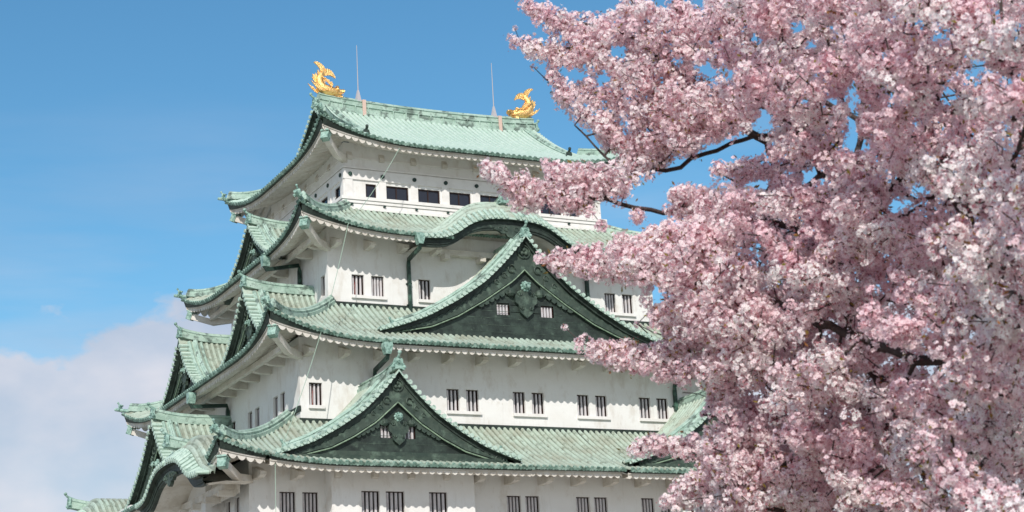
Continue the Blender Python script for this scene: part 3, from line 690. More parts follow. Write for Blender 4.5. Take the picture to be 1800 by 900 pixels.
# fifth storey: beams, columns, glazed windows, stepped sill
h5 = [(-7.45, -6.76), (-6.18, -4.62), (-4.05, -2.5), (-1.95, -.39), (.2, 1.75), (2.3, 3.87), (4.4, 6.0), (6.5, 7.3)]
h5l = [(5.1, 5.95), (2.7, 4.25), (.4, 2.0), (-1.9, -.3), (-4.1, -2.6), (-5.95, -5.1)]
h5 = [(a, b, 3.56, 4.46) for a, b in h5]; h5l = [(a, b, 3.56, 4.46) for a, b in h5l]
storey('wall', 8.83, 6.71, 2.2, 7.0, {'front': h5, 'left': h5l, 'right': h5l})
for h in h5: window('front', 6.71, h, 'glass', .16)
for h in h5l: window('left', 8.83, h, 'glass', .16); window('right', 8.83, h, 'glass', .16)
for nm, za, zb_, pj in (('string_course', 4.66, 5.28, .10), ('string_course', 5.36, 5.44, .13), ('string_course', 6.0, 6.08, .06), ('sill_cornice', 3.30, 3.50, .32), ('sill_cornice', 3.10, 3.28, .26), ('sill_cornice', 2.86, 3.08, .20), ('sill_cornice', 2.66, 2.84, .30)):
    m = MB()
    m.box(FR['front'], -8.83-pj, 8.83+pj, -6.71-pj, 6.71+pj, za, zb_)
    m.build(nm, M_TRIM, KEEP)
for s_, w_, n in (('front', 8.48, 6.71), ('left', 6.36, 8.83), ('right', 6.36, 8.83)):
    k = int(round(2*w_/2.12))
    for i in range(k+1):
        w = -w_+2.12*i
        m = MB()
        if 0 < i < k: m.box(FR[s_], w-.24, w+.24, n-.01, n+.07, 3.5, 4.66)
        else: sg = -1 if i == 0 else 1; m.box(FR[s_], sg*(w_+.10)-.26, sg*(w_+.10)+.26, n-.01, n+.075, 3.5, 4.66)
        m.build('pilaster', M_TRIM, KEEP)
        for zz, rr in ((4.97, .13), (3.0, .08)):
            p = FR[s_](w, n+.10+(.12 if zz < 4 else 0), zz); q = FR[s_](w, n+.17+(.16 if zz < 4 else 0), zz); m = MB(); m.tube([p, q], rr, 10); m.build('stud', M_PIPE, KEEP)
# windows of the front gables
for (a, b, c, d) in ((-1.87, -1.03, -4.82, -4.12), (1.03, 1.87, -4.82, -4.12)): window('front', n3, (a, b, c, d), 'bars', .22)
for cx in (-10.35, 10.35):
    for a, b in ((-.98, -.10), (.14, 1.02)): window('front', 17.05, (cx+a, cx+b, -13.19, -12.48), 'bars', .22)
for cc in (6.5, -6.5):
    for a, b in ((-.75, -.1), (.1, .75)): window('left', 14.7, (cc+a, cc+b, -5.6, -4.9), 'bars', .22)
for a, b in ((-.95, -.12), (.12, .95)): window('left', 18.25, (a, b, -12.9, -12.2), 'bars', .22)

# ------------------------------------------------------------------ rain pipes
def downpipe(side, w, nw, eave, zs_, zend, wout=None):
    fr = FR[side]; m = MB(); wo_ = w if wout is None else wout
    hn, hz = eave
    m.extrude([(-.22, .24), (.22, .24), (.27, .10), (.24, -.08), (.13, -.42), (-.13, -.42), (-.24, -.08), (-.27, .10)], fr(wo_, hn-.30, hz), fr(1, 0, 0)-fr(0, 0, 0), (0, 0, 1), (fr(0, 1, 0)-fr(0, 0, 0))*.45)
    h = m.build('rain_head', M_ORN, KEEP)
    m = MB(); m.sweep([fr(wo_, hn, hz-.35), fr(wo_, hn-.1, hz-.6), fr(w, nw+.22, zs_+.1), fr(w, nw+.16, zs_-.25), fr(w, nw+.16, zend)], [(-.11, -.09), (.11, -.09), (.11, .09), (-.11, .09)], ref=(fr(1, 0, 0)-fr(0, 0, 0)))
    for z in np.arange(zend+.5, zs_-.4, 1.3): m.box(fr, w-.16, w+.16, nw, nw+.2, z, z+.07)
    m.build('downpipe', M_PIPE, KEEP)
for w in (-5.87, 6.15): downpipe('front', w, 8.98, (11.38, -.15), -1.0, -4.2, w*1.03)
for w in (-9.62, 9.86): downpipe('front', w, 12.26, (14.85, -7.7), -8.6, -11.6, w*1.02)
downpipe('left', 4.7, 10.94, (13.3, -.25), -.55, -2.2)
downpipe('left', 0.0, 13.99, (16.5, -7.75), -8.3, -8.9)
# hanging lightning cable
m = MB()
cp = [(-6.15, -9.12, 6.1), (-10.55, -11.42, .25), (-13.7, -14.75, -7.3), (-17.42, -17.8, -14.8), (-17.5, -17.9, -23)]
for a, b in zip(cp[:-1], cp[1:]):
    a, b = np.array(a), np.array(b); s_ = np.linspace(0, 1, 8)[:, None]; m.tube(a+(b-a)*s_+np.array([0, 0, -.25])*(4*s_*(1-s_)), .018, 5)
tag(m.build('lightning_cable', M_WIRE, KEEP))

# ------------------------------------------------------------------ golden fish and rods on the ridge
def golden_fish(sx, x0, z0):
    """tail-up roof fish, head towards the ridge middle (direction -sx)"""
    d = -sx
    P = lambda a, y, z: np.array([x0+d*a, y, z0+z])
    m = MB()
    sp = [(1.22, .12), (1.05, .20), (.80, .28), (.50, .32), (.18, .36), (-.10, .50), (-.28, .78), (-.30, 1.10), (-.20, 1.38), (-.06, 1.58), (.02, 1.74)]
    ra = [.10, .20, .30, .36, .38, .36, .31, .26, .21, .15, .10]; ry = [.16, .26, .36, .40, .42, .40, .34, .28, .22, .14, .07]
    rings = []
    for i, (a, z) in enumerate(sp):
        t0 = np.array(sp[max(i-1, 0)]); t1 = np.array(sp[min(i+1, len(sp)-1)]); t_ = (t1-t0)/np.linalg.norm(t1-t0); nn_ = np.array([-t_[1], t_[0]])
        an = np.linspace(0, 2*np.pi, 14, endpoint=False)
        rings.append([P(a+nn_[0]*ra[i]*math.cos(q), ry[i]*math.sin(q), z+nn_[1]*ra[i]*math.cos(q)) for q in an])
    m.grid(rings, closed=True); b0 = m.n-len(sp)*14; m.f.append(tuple(b0+i for i in range(14)))
    o = m.build('golden_fish_ornament', M_GOLD, KEEP, True)
    o['label'] = 'golden fish on the left end of the roof ridge' if sx < 0 else 'golden fish on the right end of the roof ridge'
    h = MB()      # jaws, brow, eyes, whiskers
    for lo_, hi_, zz in ((.75, 1.42, .30), (.70, 1.30, -.02)):
        up = zz > .1
        prof = [(lo_, zz-.10), (hi_-.1, zz-.02 if up else zz-.05), (hi_, zz+.10), (hi_-.08, zz+.20 if up else zz+.06), (lo_+.35, zz+.17 if up else zz+.07), (lo_, zz+.28 if up else zz+.12)]
        h.add([P(a, -.25, z) for a, z in prof]+[P(a, .25, z) for a, z in prof], [tuple(range(6)), tuple(range(11, 5, -1))]+[(i, (i+1) % 6, 6+(i+1) % 6, 6+i) for i in range(6)])
    h.ball(P(1.36, 0, .44), .13, 8, 6, (1, 1.6, .8))
    for sy in (-1, 1):
        h.ball(P(.86, sy*.30, .44), .12); h.tube([P(.98, sy*.28, .58), P(.86, sy*.34, .62), P(.68, sy*.36, .56)], [.03, .07, .03], 6)
        for k in range(5): h.tube([P(.98+.07*k, sy*.24, .24), P(1.0+.07*k, sy*.25, .13)], [.03, .005], 5)
    h.build('head', M_GOLD, o, True)
    f = MB()
    def fin(pts, y, ty=.05, tilt=0.):
        A = [P(a, y-ty+tilt*(a), z) for a, z in pts]; B = [P(a, y+ty+tilt*a, z) for a, z in pts]; k = len(pts)
        f.add(A+B, [tuple(range(k)), tuple(range(2*k-1, k-1, -1))]+[(i, (i+1) % k, k+(i+1) % k, k+i) for i in range(k)])
    # tail: two curved lobes with notched edges
    def lobe(base, ang0, ang1, r0, r1, k=6):
        out = [base]
        for i in range(k):
            t_ = i/(k-1); an = ang0+(ang1-ang0)*t_; r = r0+(r1-r0)*math.sin(t_*math.pi*.5)
            out.append((base[0]+math.cos(an)*r, base[1]+math.sin(an)*r)); out.append((base[0]+math.cos(an+.04*(1 if ang1 > ang0 else -1))*r*.88, base[1]+math.sin(an+.04)*r*.88))
        return out
    b = (.0, 1.50)
    fin([(-.10, 1.42), (-.20, 1.62), (-.26, 1.86), (-.42, 2.08), (-.66, 2.26), (-.56, 2.32), (-.34, 2.30), (-.10, 2.18), (.06, 2.02), (.16, 1.84), (.18, 1.68), (.10, 1.5)], 0, .045)
    fin([(.02, 1.60), (.14, 1.86), (.28, 1.94), (.34, 1.88), (.44, 1.90), (.50, 1.82), (.60, 1.80), (.64, 1.70), (.72, 1.64), (.76, 1.52), (.84, 1.44), (.84, 1.30), (.66, 1.40), (.46, 1.48), (.28, 1.46), (.10, 1.40)], .03, .045)
    # back fins
    fin([(-.42, .72), (-.62, .86), (-.80, 1.20), (-.72, 1.20), (-.76, 1.42), (-.60, 1.34), (-.56, 1.52), (-.44, 1.34), (-.34, 1.40), (-.32, 1.05)], 0, .05)
    fin([(-.30, 1.2), (-.42, 1.5), (-.40, 1.78), (-.28, 1.62), (-.16, 1.5)], 0, .04)
    # belly spikes
    for k in range(6):
        a, z = .02+.0*k+.03*k*(k < 3), .86+.12*k
        fin([(a-.1, z-.06), (a+.13-.02*k, z+.03), (a-.1, z+.10)], 0, .05)
    # chest fins both sides, sweeping back
    for sy in (-1, 1):
        fin([(.42, .50), (.20, .74), (-.10, .98), (-.30, 1.22), (-.06, 1.08), (-.02, 1.12), (.12, .98), (.20, 1.0), (.32, .84), (.42, .88), (.52, .66)], sy*.40, .04)
        fin([(-.02, .20), (-.35, .22), (-.70, .48), (-.98, .84), (-.72, .64), (-.62, .66), (-.50, .50), (-.36, .52), (-.2, .42)], sy*.30, .04)
    f.build('fin', M_GOLD, o)
golden_fish(-1, -7.42, 12.72-.08); golden_fish(1, 7.42, 12.72-.08)
for x in (-5.0, 4.95):
    m = MB(); z = 12.45
    m.tube([(x, 0, z-.4), (x, 0, z+.2), (x, 0, z+4.05)], [.045, .04, .018], 6)
    r = m.build('lightning_rod', M_ROD, KEEP)
    m = MB(); m.tube([(x, 0, z+.0), (x, 0, z+.85)], [.26, .07], 5); m.build('rod_cone', M_ROD, r)
    m = MB(); m.box(FR['front'], x+.12, x+.36, .36, .44, z-1.05, z-.02); m.box(FR['front'], x+.12, x+.36, -.44, .44, z-.02, z+.06); m.build('strap', M_PINK, r)
# stone base
m = MB(); a0, b0_ = (18.2, 15.4), (22.5, 19.7)
for s_ in FR:
    w, n = a0 if s_ in ('front', 'back') else a0[::-1]; w2, n2 = b0_ if s_ in ('front', 'back') else b0_[::-1]
    t_ = np.linspace(0, 1, 9); k = t_**1.4
    m.grid(np.stack([FR[s_](-(w2+(w-w2)*t_**.7), n2+(n-n2)*t_**.7, GZ+(8.4)*t_), FR[s_](w2+(w-w2)*t_**.7, n2+(n-n2)*t_**.7, GZ+8.4*t_)], 1))
m.add([FR['front'](sx*18.2, sy*15.4, GZ+8.4) for sx, sy in ((-1, -1), (1, -1), (1, 1), (-1, 1))], [(0, 1, 2, 3)])
m.build('stone_base', M_STONE, KEEP)

# ------------------------------------------------------------------ cherry tree in blossom, close to the camera
def tint_mat(name, c0, c1, trans, rough=.7):
    m = bpy.data.materials.new(name); m.use_nodes = True; t = m.node_tree; t.nodes.clear()
    o = t.nodes.new('ShaderNodeOutputMaterial'); d = t.nodes.new('ShaderNodeBsdfDiffuse'); q = t.nodes.new('ShaderNodeBsdfTranslucent'); x = t.nodes.new('ShaderNodeMixShader')
    a = t.nodes.new('ShaderNodeAttribute'); a.attribute_name = 'tint'
    r = t.nodes.new('ShaderNodeMixRGB'); r.inputs[1].default_value = (*c0, 1); r.inputs[2].default_value = (*c1, 1); t.links.new(a.outputs['Fac'], r.inputs[0])
    x.inputs[0].default_value = trans
    t.links.new(r.outputs[0], d.inputs[0]); t.links.new(r.outputs[0], q.inputs[0]); t.links.new(d.outputs[0], x.inputs[1]); t.links.new(q.outputs[0], x.inputs[2]); t.links.new(x.outputs[0], o.inputs[0])
    return m
M_PETAL = tint_mat("petal", (0.95, 0.72, 0.775), (0.98, 0.95, 0.94), 0.36)
M_CALYX = tint_mat("calyx", (0.42, 0.10, 0.15), (0.62, 0.27, 0.30), 0.3)
M_LEAF = tint_mat("young_leaf", (0.22, 0.20, 0.04), (0.30, 0.13, 0.06), 0.35)

# limbs: photo-plane position, distance along the view axis and thickness of each node
LIMBS = [
 [(1700, 1500, 11.2), (1690, 1200, 11.1), (1660, 980, 11.0), (1560, 880, 11.3), (1430, 800, 11.8), (1330, 760, 12.2), (1220, 778, 12.6), (1140, 782, 12.9)],
 [(1660, 980, 11.0), (1640, 840, 10.8), (1570, 760, 11.0), (1500, 700, 11.2), (1400, 668, 11.7), (1300, 655, 12.2), (1180, 640, 12.7), (1080, 625, 13.0), (1025, 605, 13.1)],
 [(1640, 840, 10.8), (1720, 700, 10.0), (1800, 628, 9.6), (1700, 632, 9.8), (1610, 634, 10.0), (1500, 590, 10.5), (1380, 540, 11.4), (1260, 500, 12.2), (1130, 470, 12.8), (1030, 462, 13.1), (950, 455, 13.2)],
 [(1570, 760, 11.0), (1530, 620, 11.6), (1490, 480, 12.2), (1400, 400, 12.8), (1290, 370, 13.2), (1190, 375, 13.4), (1115, 365, 13.4), (1040, 350, 13.4), (960, 345, 13.4), (900, 315, 13.4), (858, 296, 13.4)],
 [(1490, 480, 12.2), (1500, 330, 12.8), (1515, 214, 13.2), (1532, 100, 13.4), (1540, 20, 13.6), (1545, -80, 13.6)],
 [(1500, 330, 12.8), (1420, 260, 13.4), (1330, 238, 13.8), (1240, 270, 14.0), (1170, 300, 14.1), (1080, 290, 14.2), (1010, 220, 14.4)],
 [(1400, 400, 12.8), (1350, 250, 13.6), (1230, 185, 14.0), (1190, 130, 14.2), (1160, 80, 14.3), (1130, 30, 14.4), (1100, -20, 14.4)],
 [(1230, 185, 14.0), (1130, 160, 14.5), (1050, 100, 14.7), (980, 85, 14.8), (905, 68, 14.8)],
 [(1190, 130, 14.2), (1120, 70, 14.6), (1040, 45, 14.8), (960, 25, 14.9), (925, 5, 14.9)],
 [(1515, 214, 13.2), (1420, 160, 13.7), (1340, 90, 14.0), (1260, 20, 14.2), (1230, -50, 14.3)],
 [(1532, 100, 13.4), (1470, 30, 13.5), (1430, -30, 13.7)],
 [(1130, 160, 14.5), (1030, 175, 14.7), (985, 160, 14.8)],
 [(1720, 700, 10.0), (1740, 520, 9.6), (1700, 380, 9.8), (1640, 250, 10.3), (1620, 120, 10.8), (1640, -40, 11.0)],
 [(1740, 520, 9.6), (1820, 350, 9.0), (1790, 180, 9.3), (1760, 20, 9.6), (1750, -80, 9.8)],
 [(1700, 380, 9.8), (1640, 290, 10.2), (1560, 330, 10.8), (1470, 300, 11.4), (1400, 330, 12.0)],
 [(1660, 980, 11.0), (1500, 960, 11.0), (1380, 900, 11.3), (1280, 870, 11.7), (1200, 880, 12.0)],
 [(1690, 1200, 11.1), (1850, 960, 9.6), (1840, 780, 9.2), (1720, 700, 10.0)],
 [(1430, 800, 11.8), (1340, 830, 12.0), (1260, 830, 12.4), (1200, 860, 12.6)],
 [(1330, 760, 12.2), (1250, 700, 12.6), (1200, 690, 12.8)],
 [(1430, 800, 11.8), (1480, 850, 10.6), (1560, 820, 10.0)],
]
SPRIG = [[(1010, 170, 14.8), (960, 140, 14.8), (938, 118, 14.8)], [(1060, 625, 13.0), (1020, 600, 13.1), (993, 576, 13.2)], [(915, 75, 14.8), (905, 50, 14.8)], [(940, 20, 14.9), (930, 2, 14.9)], [(1200, 600, 12.6), (1150, 585, 12.8), (1120, 570, 12.9)]]
# boughs of blossom: (x, y, distance, half width in photo pixels)
BOUGH = [
 [(925, 8, 14.9, 10), (960, 28, 14.9, 20), (1000, 50, 14.8, 26), (1060, 62, 14.7, 36), (1120, 60, 14.6, 50)],
 [(908, 72, 14.8, 12), (950, 88, 14.8, 22), (1000, 98, 14.7, 28), (1070, 105, 14.6, 40), (1140, 120, 14.4, 60)],
 [(972, 128, 14.8, 16), (1010, 165, 14.7, 42), (1066, 200, 14.5, 40), (1068, 235, 14.4, 20)],
 [(1105, 12, 14.4, 22), (1150, 60, 14.3, 50), (1220, 60, 14.2, 52), (1270, 80, 14.1, 56)],
 [(1185, 6, 14.3, 8), (1215, 20, 14.3, 20)],
 [(1100, 150, 14.4, 60), (1190, 170, 14.2, 66), (1270, 190, 14.0, 60), (1200, 235, 14.0, 45), (1110, 240, 14.3, 45)],
 [(1056, 235, 14.4, 14), (1095, 262, 14.3, 28), (1150, 262, 14.2, 36), (1110, 300, 14.2, 32)],
 [(1260, 10, 14.2, 24), (1320, 40, 14.0, 60), (1400, 60, 13.8, 70), (1350, 130, 13.8, 60), (1310, 190, 13.8, 36)],
 [(856, 296, 13.4, 12), (885, 312, 13.4, 20), (920, 332, 13.4, 26), (960, 348, 13.4, 24), (1000, 352, 13.4, 26), (1045, 348, 13.4, 28)],
 [(960, 295, 13.5, 14), (985, 308, 13.5, 20), (1020, 312, 13.4, 26), (1065, 318, 13.4, 32), (1100, 325, 13.4, 26)],
 [(905, 350, 13.3, 20), (940, 352, 13.3, 14)],
 [(1062, 392, 13.3, 20), (1090, 385, 13.3, 10)],
 [(952, 456, 13.2, 10), (985, 462, 13.2, 18), (1030, 458, 13.1, 26), (1075, 460, 13.0, 34), (1130, 465, 12.8, 44), (1190, 480, 12.5, 48), (1250, 480, 12.3, 60)],
 [(1150, 425, 13.0, 36), (1100, 420, 13.0, 18), (1210, 430, 12.8, 44), (1280, 420, 12.8, 56)],
 [(1160, 345, 13.4, 14), (1215, 330, 13.2, 14), (1190, 360, 13.4, 26), (1250, 370, 13.2, 40), (1320, 370, 13.0, 60)],
 [(1215, 318, 13.2, 14)], [(1125, 375, 13.3, 12), (1075, 345, 13.3, 14)],
 [(1240, 295, 13.6, 14), (1290, 290, 13.4, 16), (1350, 300, 13.2, 34)],
 [(1150, 520, 12.7, 20), (1175, 560, 12.6, 34), (1240, 560, 12.4, 55), (1320, 560, 12.0, 65)],
 [(1022, 606, 13.1, 10), (1060, 618, 13.0, 18), (1110, 630, 12.9, 26), (1170, 635, 12.8, 32), (1240, 640, 12.5, 44), (1310, 650, 12.2, 55)],
 [(1205, 590, 12.5, 28), (1180, 600, 12.7, 16)],
 [(1112, 790, 12.9, 8), (1150, 780, 12.9, 14), (1190, 785, 12.8, 17), (1235, 785, 12.6, 22), (1290, 775, 12.3, 45)],
 [(1262, 700, 12.7, 14), (1290, 712, 12.5, 24)],
 [(1178, 885, 12.6, 14), (1210, 865, 12.6, 22), (1260, 850, 12.4, 44), (1320, 850, 12.1, 56), (1280, 895, 12.2, 40)],
 [(1255, 800, 12.3, 30), (1330, 780, 12.1, 50)],
]
HOLES = [(1080, 378, 26, 14), (1140, 352, 40, 12), (1210, 305, 38, 12), (1270, 268, 40, 13), (1325, 262, 26, 12), (1175, 322, 20, 10), (1108, 402, 24, 10), (1010, 130, 20, 7), (1085, 90, 12, 8), (1330, 70, 8, 8), (1400, 48, 12, 8), (1425, 78, 10, 6), (1462, 182, 12, 8), (1345, 205, 10, 14), (1435, 305, 14, 9), (1335, 325, 10, 8), (1060, 140, 10, 6), (1155, 520, 12, 8), (1500, 200, 8, 60), (1575, 360, 16, 10), (1620, 330, 10, 10), (1720, 110, 12, 14), (1670, 170, 12, 8)]
PX = lambda r, d: r/FPX*d
clus = []                        # cluster centres with radius
for b in BOUGH:
    b = np.array(b, float)
    if len(b) == 1: b = np.vstack([b, b+[6, 4, 0, 0]])
    seg = np.hypot(*np.diff(b[:, :2], axis=0).T)
    for i in range(len(b)-1):
        rm = (b[i, 3]+b[i+1, 3])/2
        n = max(2, int(seg[i]*2*rm/330*4.4)+1)
        for _ in range(n):
            t_ = rng.random(); q = b[i]+(b[i+1]-b[i])*t_; an = rng.random()*2*np.pi; rr = q[3]*math.sqrt(rng.random())*.92
            x, y = q[0]+rr*math.cos(an), q[1]+rr*math.sin(an)
            d = q[2]+rng.normal()*PX(q[3], q[2])*.9
            clus.append((x, y, d))
poly = [(1290, -60), (1300, 40), (1290, 120), (1310, 200), (1400, 240), (1370, 300), (1300, 330), (1240, 400), (1200, 480), (1215, 560), (1285, 620), (1305, 700), (1300, 760), (1270, 830), (1235, 960), (1900, 960), (1900, -60)]
def inside(x, y, P):
    c = False; j = len(P)-1
    for i in range(len(P)):
        if (P[i][1] > y) != (P[j][1] > y) and x < (P[j][0]-P[i][0])*(y-P[i][1])/(P[j][1]-P[i][1])+P[i][0]: c = not c
        j = i
    return c
# the mass of the crown: boughs of clusters at several distances, nearer towards the right
ctint = [float(np.clip(rng.normal(.52, .22), 0, 1)) for _ in clus]
nb = 0
cells = [(x, y) for x in np.arange(1215, 1890, 48) for y in np.arange(-50, 960, 42)]
for ci_ in range(len(cells)*3//2):
    cx_, cy_ = cells[ci_ % len(cells)]; x, y = cx_+rng.uniform(-26, 26), cy_+rng.uniform(-24, 24)
    if ci_ >= len(cells) and rng.random() < .25: continue
    if not inside(x, y, poly): continue
    nb += 1
    near = np.clip((x-1300)/500, 0, 1)
    d0 = rng.uniform(7.9, 11.4)*near+rng.uniform(11.8, 14.4)*(1-near)
    an = rng.normal(0.2, .35); sc_ = 10.5/d0
    la, lb = rng.uniform(38, 85)*sc_, rng.uniform(14, 34)*sc_; k = int(la*lb/150/sc_**2*1.25)+7
    if x-la*.8 < 1240: la = max(20, (x-1240)/.8 if x > 1260 else 25)
    tg = rng.choice([.08, .28, .48, .66, .84])
    for _ in range(k):
        u, v = rng.normal(size=2)*.5; u = np.clip(u, -1.1, 1.1); v = np.clip(v, -1.1, 1.1)
        clus.append((x+la*u*math.cos(an)-lb*v*math.sin(an), y+la*u*math.sin(an)+lb*v*math.cos(an)+6*u*u, d0+rng.normal()*PX(la*.45, d0)))
        ctint.append(float(np.clip(tg+rng.normal()*.12, 0, 1)))
nb = 0
while nb < 1000:                   # thinner blossom further in, seen between the boughs
    x, y = rng.uniform(1230, 1900), rng.uniform(-60, 960)
    if not inside(x, y, poly): continue
    nb += 1; clus.append((x, y, rng.uniform(11.5, 15.0))); ctint.append(float(rng.uniform(.1, .7)))
for s_ in SPRIG: clus.append(s_[-1]); ctint.append(.5)
keep = []; ktint = []
for (x, y, d), tn_ in zip(clus, ctint):
    if any(((x-hx)/(rx+9))**2+((y-hy)/(ry+9))**2 < 1 for hx, hy, rx, ry in HOLES): continue
    keep.append((x, y, d)); ktint.append(tn_)
CC = np.array([at(*q) for q in keep]); CXY = np.array(keep)
# --- wood: drawn limbs, then every cluster joins the nearest wood with its own twig
nodes = []; par = []; key = {}
for li in LIMBS+SPRIG:
    prev = None
    pts = [np.array(p, float)+np.array([0, 0, .9*min(1, max(0, (p[0]-1150)/300))]) for p in li]
    for i, p in enumerate(pts):
        kk = tuple(p)
        if kk in key: prev = key[kk]; continue
        P3 = at(*p)
        if prev is None and nodes:
            D = np.linalg.norm(np.array(nodes)-P3, axis=1); prev = int(D.argmin())
        if prev is not None:
            a = nodes[prev]; L_ = np.linalg.norm(P3-a); k = max(1, int(L_/.10))
            for j in range(1, k+1):
                q = a+(P3-a)*j/k+(rng.normal(size=3)*.012 if j < k else 0)
                nodes.append(q); par.append(prev); prev = len(nodes)-1
        else: nodes.append(P3); par.append(-1); prev = 0
        key[kk] = prev
NL = len(nodes)
NA = np.zeros((NL+len(CC)*5+10, 3)); NA[:NL] = nodes; cnt_ = NL; par = list(par)
D0 = np.array([np.min(np.linalg.norm(NA[:NL]-c, axis=1)) for c in CC])
for ci in np.argsort(D0):
    c = CC[ci]; D = np.linalg.norm(NA[:cnt_]-c, axis=1); j = int(D.argmin())
    if D[j] < .03: continue
    a = NA[j].copy(); L_ = D[j]; k = int(min(4, max(1, L_/.09)))
    sag = rng.normal(size=3)*L_*.10
    for q in range(1, k+1):
        t_ = q/k; NA[cnt_] = a+(c-a)*t_+sag*4*t_*(1-t_)*(.5 if k > 1 else 0); par.append(j); j = cnt_; cnt_ += 1
par = np.array(par); load = np.ones(cnt_)*.02
kids = np.zeros(cnt_, int)
for i in range(cnt_-1, 0, -1):
    if par[i] >= 0: load[par[i]] += load[i]; kids[par[i]] += 1
rad = np.clip(.0021*(load/.02)**.375, .0030, .12)
LOWT = NA[:cnt_, 2]
def wood(sel, name, parent):
    idx = np.nonzero(sel)[0]; k = 6; an = np.linspace(0, 2*np.pi, k, endpoint=False)
    A = NA[par[idx]]; B = NA[idx]; T_ = B-A; T_ /= np.linalg.norm(T_, axis=1)[:, None]+1e-9
    X = np.cross(T_, [0.3, .2, .93]); X /= np.linalg.norm(X, axis=1)[:, None]+1e-9; Y = np.cross(T_, X)
    ra = np.minimum(rad[par[idx]], rad[idx]*1.5); rb = rad[idx]
    ring = lambda C, r: C[:, None]+r[:, None, None]*(X[:, None]*np.cos(an)[None, :, None]+Y[:, None]*np.sin(an)[None, :, None])
    V_ = np.concatenate([ring(A-T_*ra[:, None]*.3, ra), ring(B+T_*rb[:, None]*.3, rb)], 1).reshape(-1, 3); n = len(idx)
    f = np.array([[i, (i+1) % k, k+(i+1) % k, k+i] for i in range(k)]); F = (f[None]+(np.arange(n)*2*k)[:, None, None]).reshape(-1, 4)
    me = bpy.data.meshes.new(name); me.from_pydata(V_.tolist(), [], F.tolist()); me.materials.append(M_BARK)
    me.polygons.foreach_set('use_smooth', [True]*len(me.polygons))
    o = bpy.data.objects.new(name, me); COL.objects.link(o); attach(o, parent); return o
base = at(1700, 1500, 11.2); base_g = np.array([base[0]+.25, base[1]+.1, GZ])
TREE = empty('cherry_tree', base_g); ORG[TREE.name] = Vector(base_g)
tag(TREE, 'cherry tree covered in pale pink blossom in front of the castle', 'tree')
m = MB(); s_ = np.linspace(0, 1, 9)[:, None]
a = base_g-np.array([0, 0, .2]); b = base+0
m.tube(a+(b-a)*s_+np.array([.10, .05, 0])*np.sin(s_*5), np.linspace(.26, rad[0]*1.02, 9), 14)
m.build('trunk', M_BARK, TREE, True)
valid = par >= 0
wood(valid & (np.arange(cnt_) < NL), 'limbs', TREE)
# --- blossom
FS, FC, FD = [], [], []
ptint = []
def flowers(centers, rads, counts, tints):
    P, Nn, Sz, Tt = [], [], [], []
    for c, r, k, tc_ in zip(centers, rads, counts, tints):
        v = rng.normal(size=(k, 3)); v /= np.linalg.norm(v, axis=1)[:, None]
        P.append(c+v*r*rng.uniform(.62, 1.05, (k, 1))); nn_ = v+rng.normal(size=(k, 3))*.22; nn_ /= np.linalg.norm(nn_, axis=1)[:, None]; Nn.append(nn_)
        Sz.append(rng.uniform(.0125, .0178, k)); Tt.append(np.clip(rng.normal(tc_, .16, k), 0, 1))
    return map(np.concatenate, (P, Nn, Sz, Tt))
nC = len(CC); rads = rng.uniform(.038, .066, nC); counts = (rads/.05*rng.uniform(16, 25, nC)).astype(int)
rads[-5:] = .028; counts[-5:] = 7
P, Nn, Sz, Tt = flowers(CC, rads, counts, ktint); n = len(P)
X = np.cross(Nn, rng.normal(size=(n, 3))); X /= np.linalg.norm(X, axis=1)[:, None]+1e-9; Y = np.cross(Nn, X)
cup = rng.uniform(.0, .38, n)
VV = []; 
for k in range(5):
    an = 2*np.pi*k/5; u = X*math.cos(an)+Y*math.sin(an); w = -X*math.sin(an)+Y*math.cos(an)
    jit = rng.uniform(.85, 1.1, (n, 1)); z = Sz[:, None]*Nn*cup[:, None]
    c0 = P+u*Sz[:, None]*.08; tip = P+u*Sz[:, None]*1.05*jit+z*1.1
    l = P+(u*.66+w*.46)*Sz[:, None]*jit+z*.55; r_ = P+(u*.66-w*.46)*Sz[:, None]*jit+z*.55
    VV.append(np.stack([c0, r_, tip, l], 1))
VV = np.stack(VV, 1).reshape(-1, 3)                       # n*5*4
tint = np.repeat(Tt, 5)
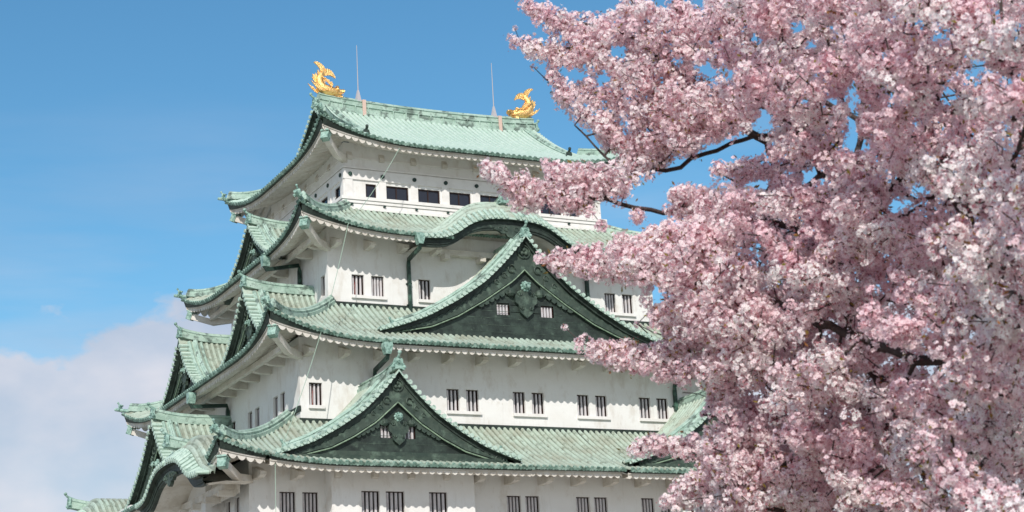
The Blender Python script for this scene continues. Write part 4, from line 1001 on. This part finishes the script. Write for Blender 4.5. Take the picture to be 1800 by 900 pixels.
def quads_mesh(name, Vx, tints, m_, parent):
    nq = len(Vx)//4; me = bpy.data.meshes.new(name)
    me.vertices.add(len(Vx)); me.vertices.foreach_set('co', Vx.astype(np.float32).ravel())
    me.loops.add(len(Vx)); me.loops.foreach_set('vertex_index', np.arange(len(Vx), dtype=np.int32))
    me.polygons.add(nq); me.polygons.foreach_set('loop_start', np.arange(nq, dtype=np.int32)*4); me.polygons.foreach_set('loop_total', np.full(nq, 4, np.int32))
    a = me.attributes.new('tint', 'FLOAT', 'FACE'); a.data.foreach_set('value', tints.astype(np.float32))
    me.update(calc_edges=True); me.materials.append(m_)
    o = bpy.data.objects.new(name, me); COL.objects.link(o); attach(o, parent); return o
crown = quads_mesh('crown', VV, tint, M_PETAL, TREE)
# twigs, calyxes, buds and young leaves belong to the crown
tw = wood(valid & (np.arange(cnt_) >= NL), 'twigs', TREE); tw.parent = crown; tw.location = (0, 0, 0); ORG[tw.name] = Vector((0, 0, 0))
inn = P-Nn*Sz[:, None]*rng.uniform(1.2, 1.9, (n, 1)); sd = X*Sz[:, None]*.16
Q1 = np.stack([P+sd*.9, P-sd*.9, inn-sd*.4, inn+sd*.4], 1)
ey = P+Nn*Sz[:, None]*.10; e = Sz[:, None]*.17
Q2 = np.stack([ey+X*e, ey+Y*e, ey-X*e, ey-Y*e], 1)
nbud = n//4; ib = rng.integers(0, n, nbud); bp_ = P[ib]+rng.normal(size=(nbud, 3))*.022; bx = rng.normal(size=(nbud, 3)); bx /= np.linalg.norm(bx, axis=1)[:, None]; by = np.cross(bx, Nn[ib])
Q3 = np.stack([bp_+bx*.010, bp_+by*.004, bp_-bx*.006, bp_-by*.004], 1)
Q = np.concatenate([Q1, Q2, Q3]).reshape(-1, 3)
c = quads_mesh('calyx', Q, rng.random(len(Q)//4), M_CALYX, crown)
il = rng.choice(nC, nC//3, replace=False); LV = []
for i in il:
    c_ = CC[i]+rng.normal(size=3)*.02
    for _ in range(rng.integers(2, 6)):
        d_ = rng.normal(size=3); d_ /= np.linalg.norm(d_); s__ = np.cross(d_, rng.normal(size=3)); s__ /= np.linalg.norm(s__); L_ = rng.uniform(.022, .045); o_ = c_+d_*rads[i]*.8
        LV.append([o_, o_+d_*L_*.5+s__*L_*.2, o_+d_*L_, o_+d_*L_*.5-s__*L_*.2])
LV = np.array(LV).reshape(-1, 3); quads_mesh('leaves', LV, rng.random(len(LV)//4), M_LEAF, crown)
print('flowers', n, 'clusters', nC)
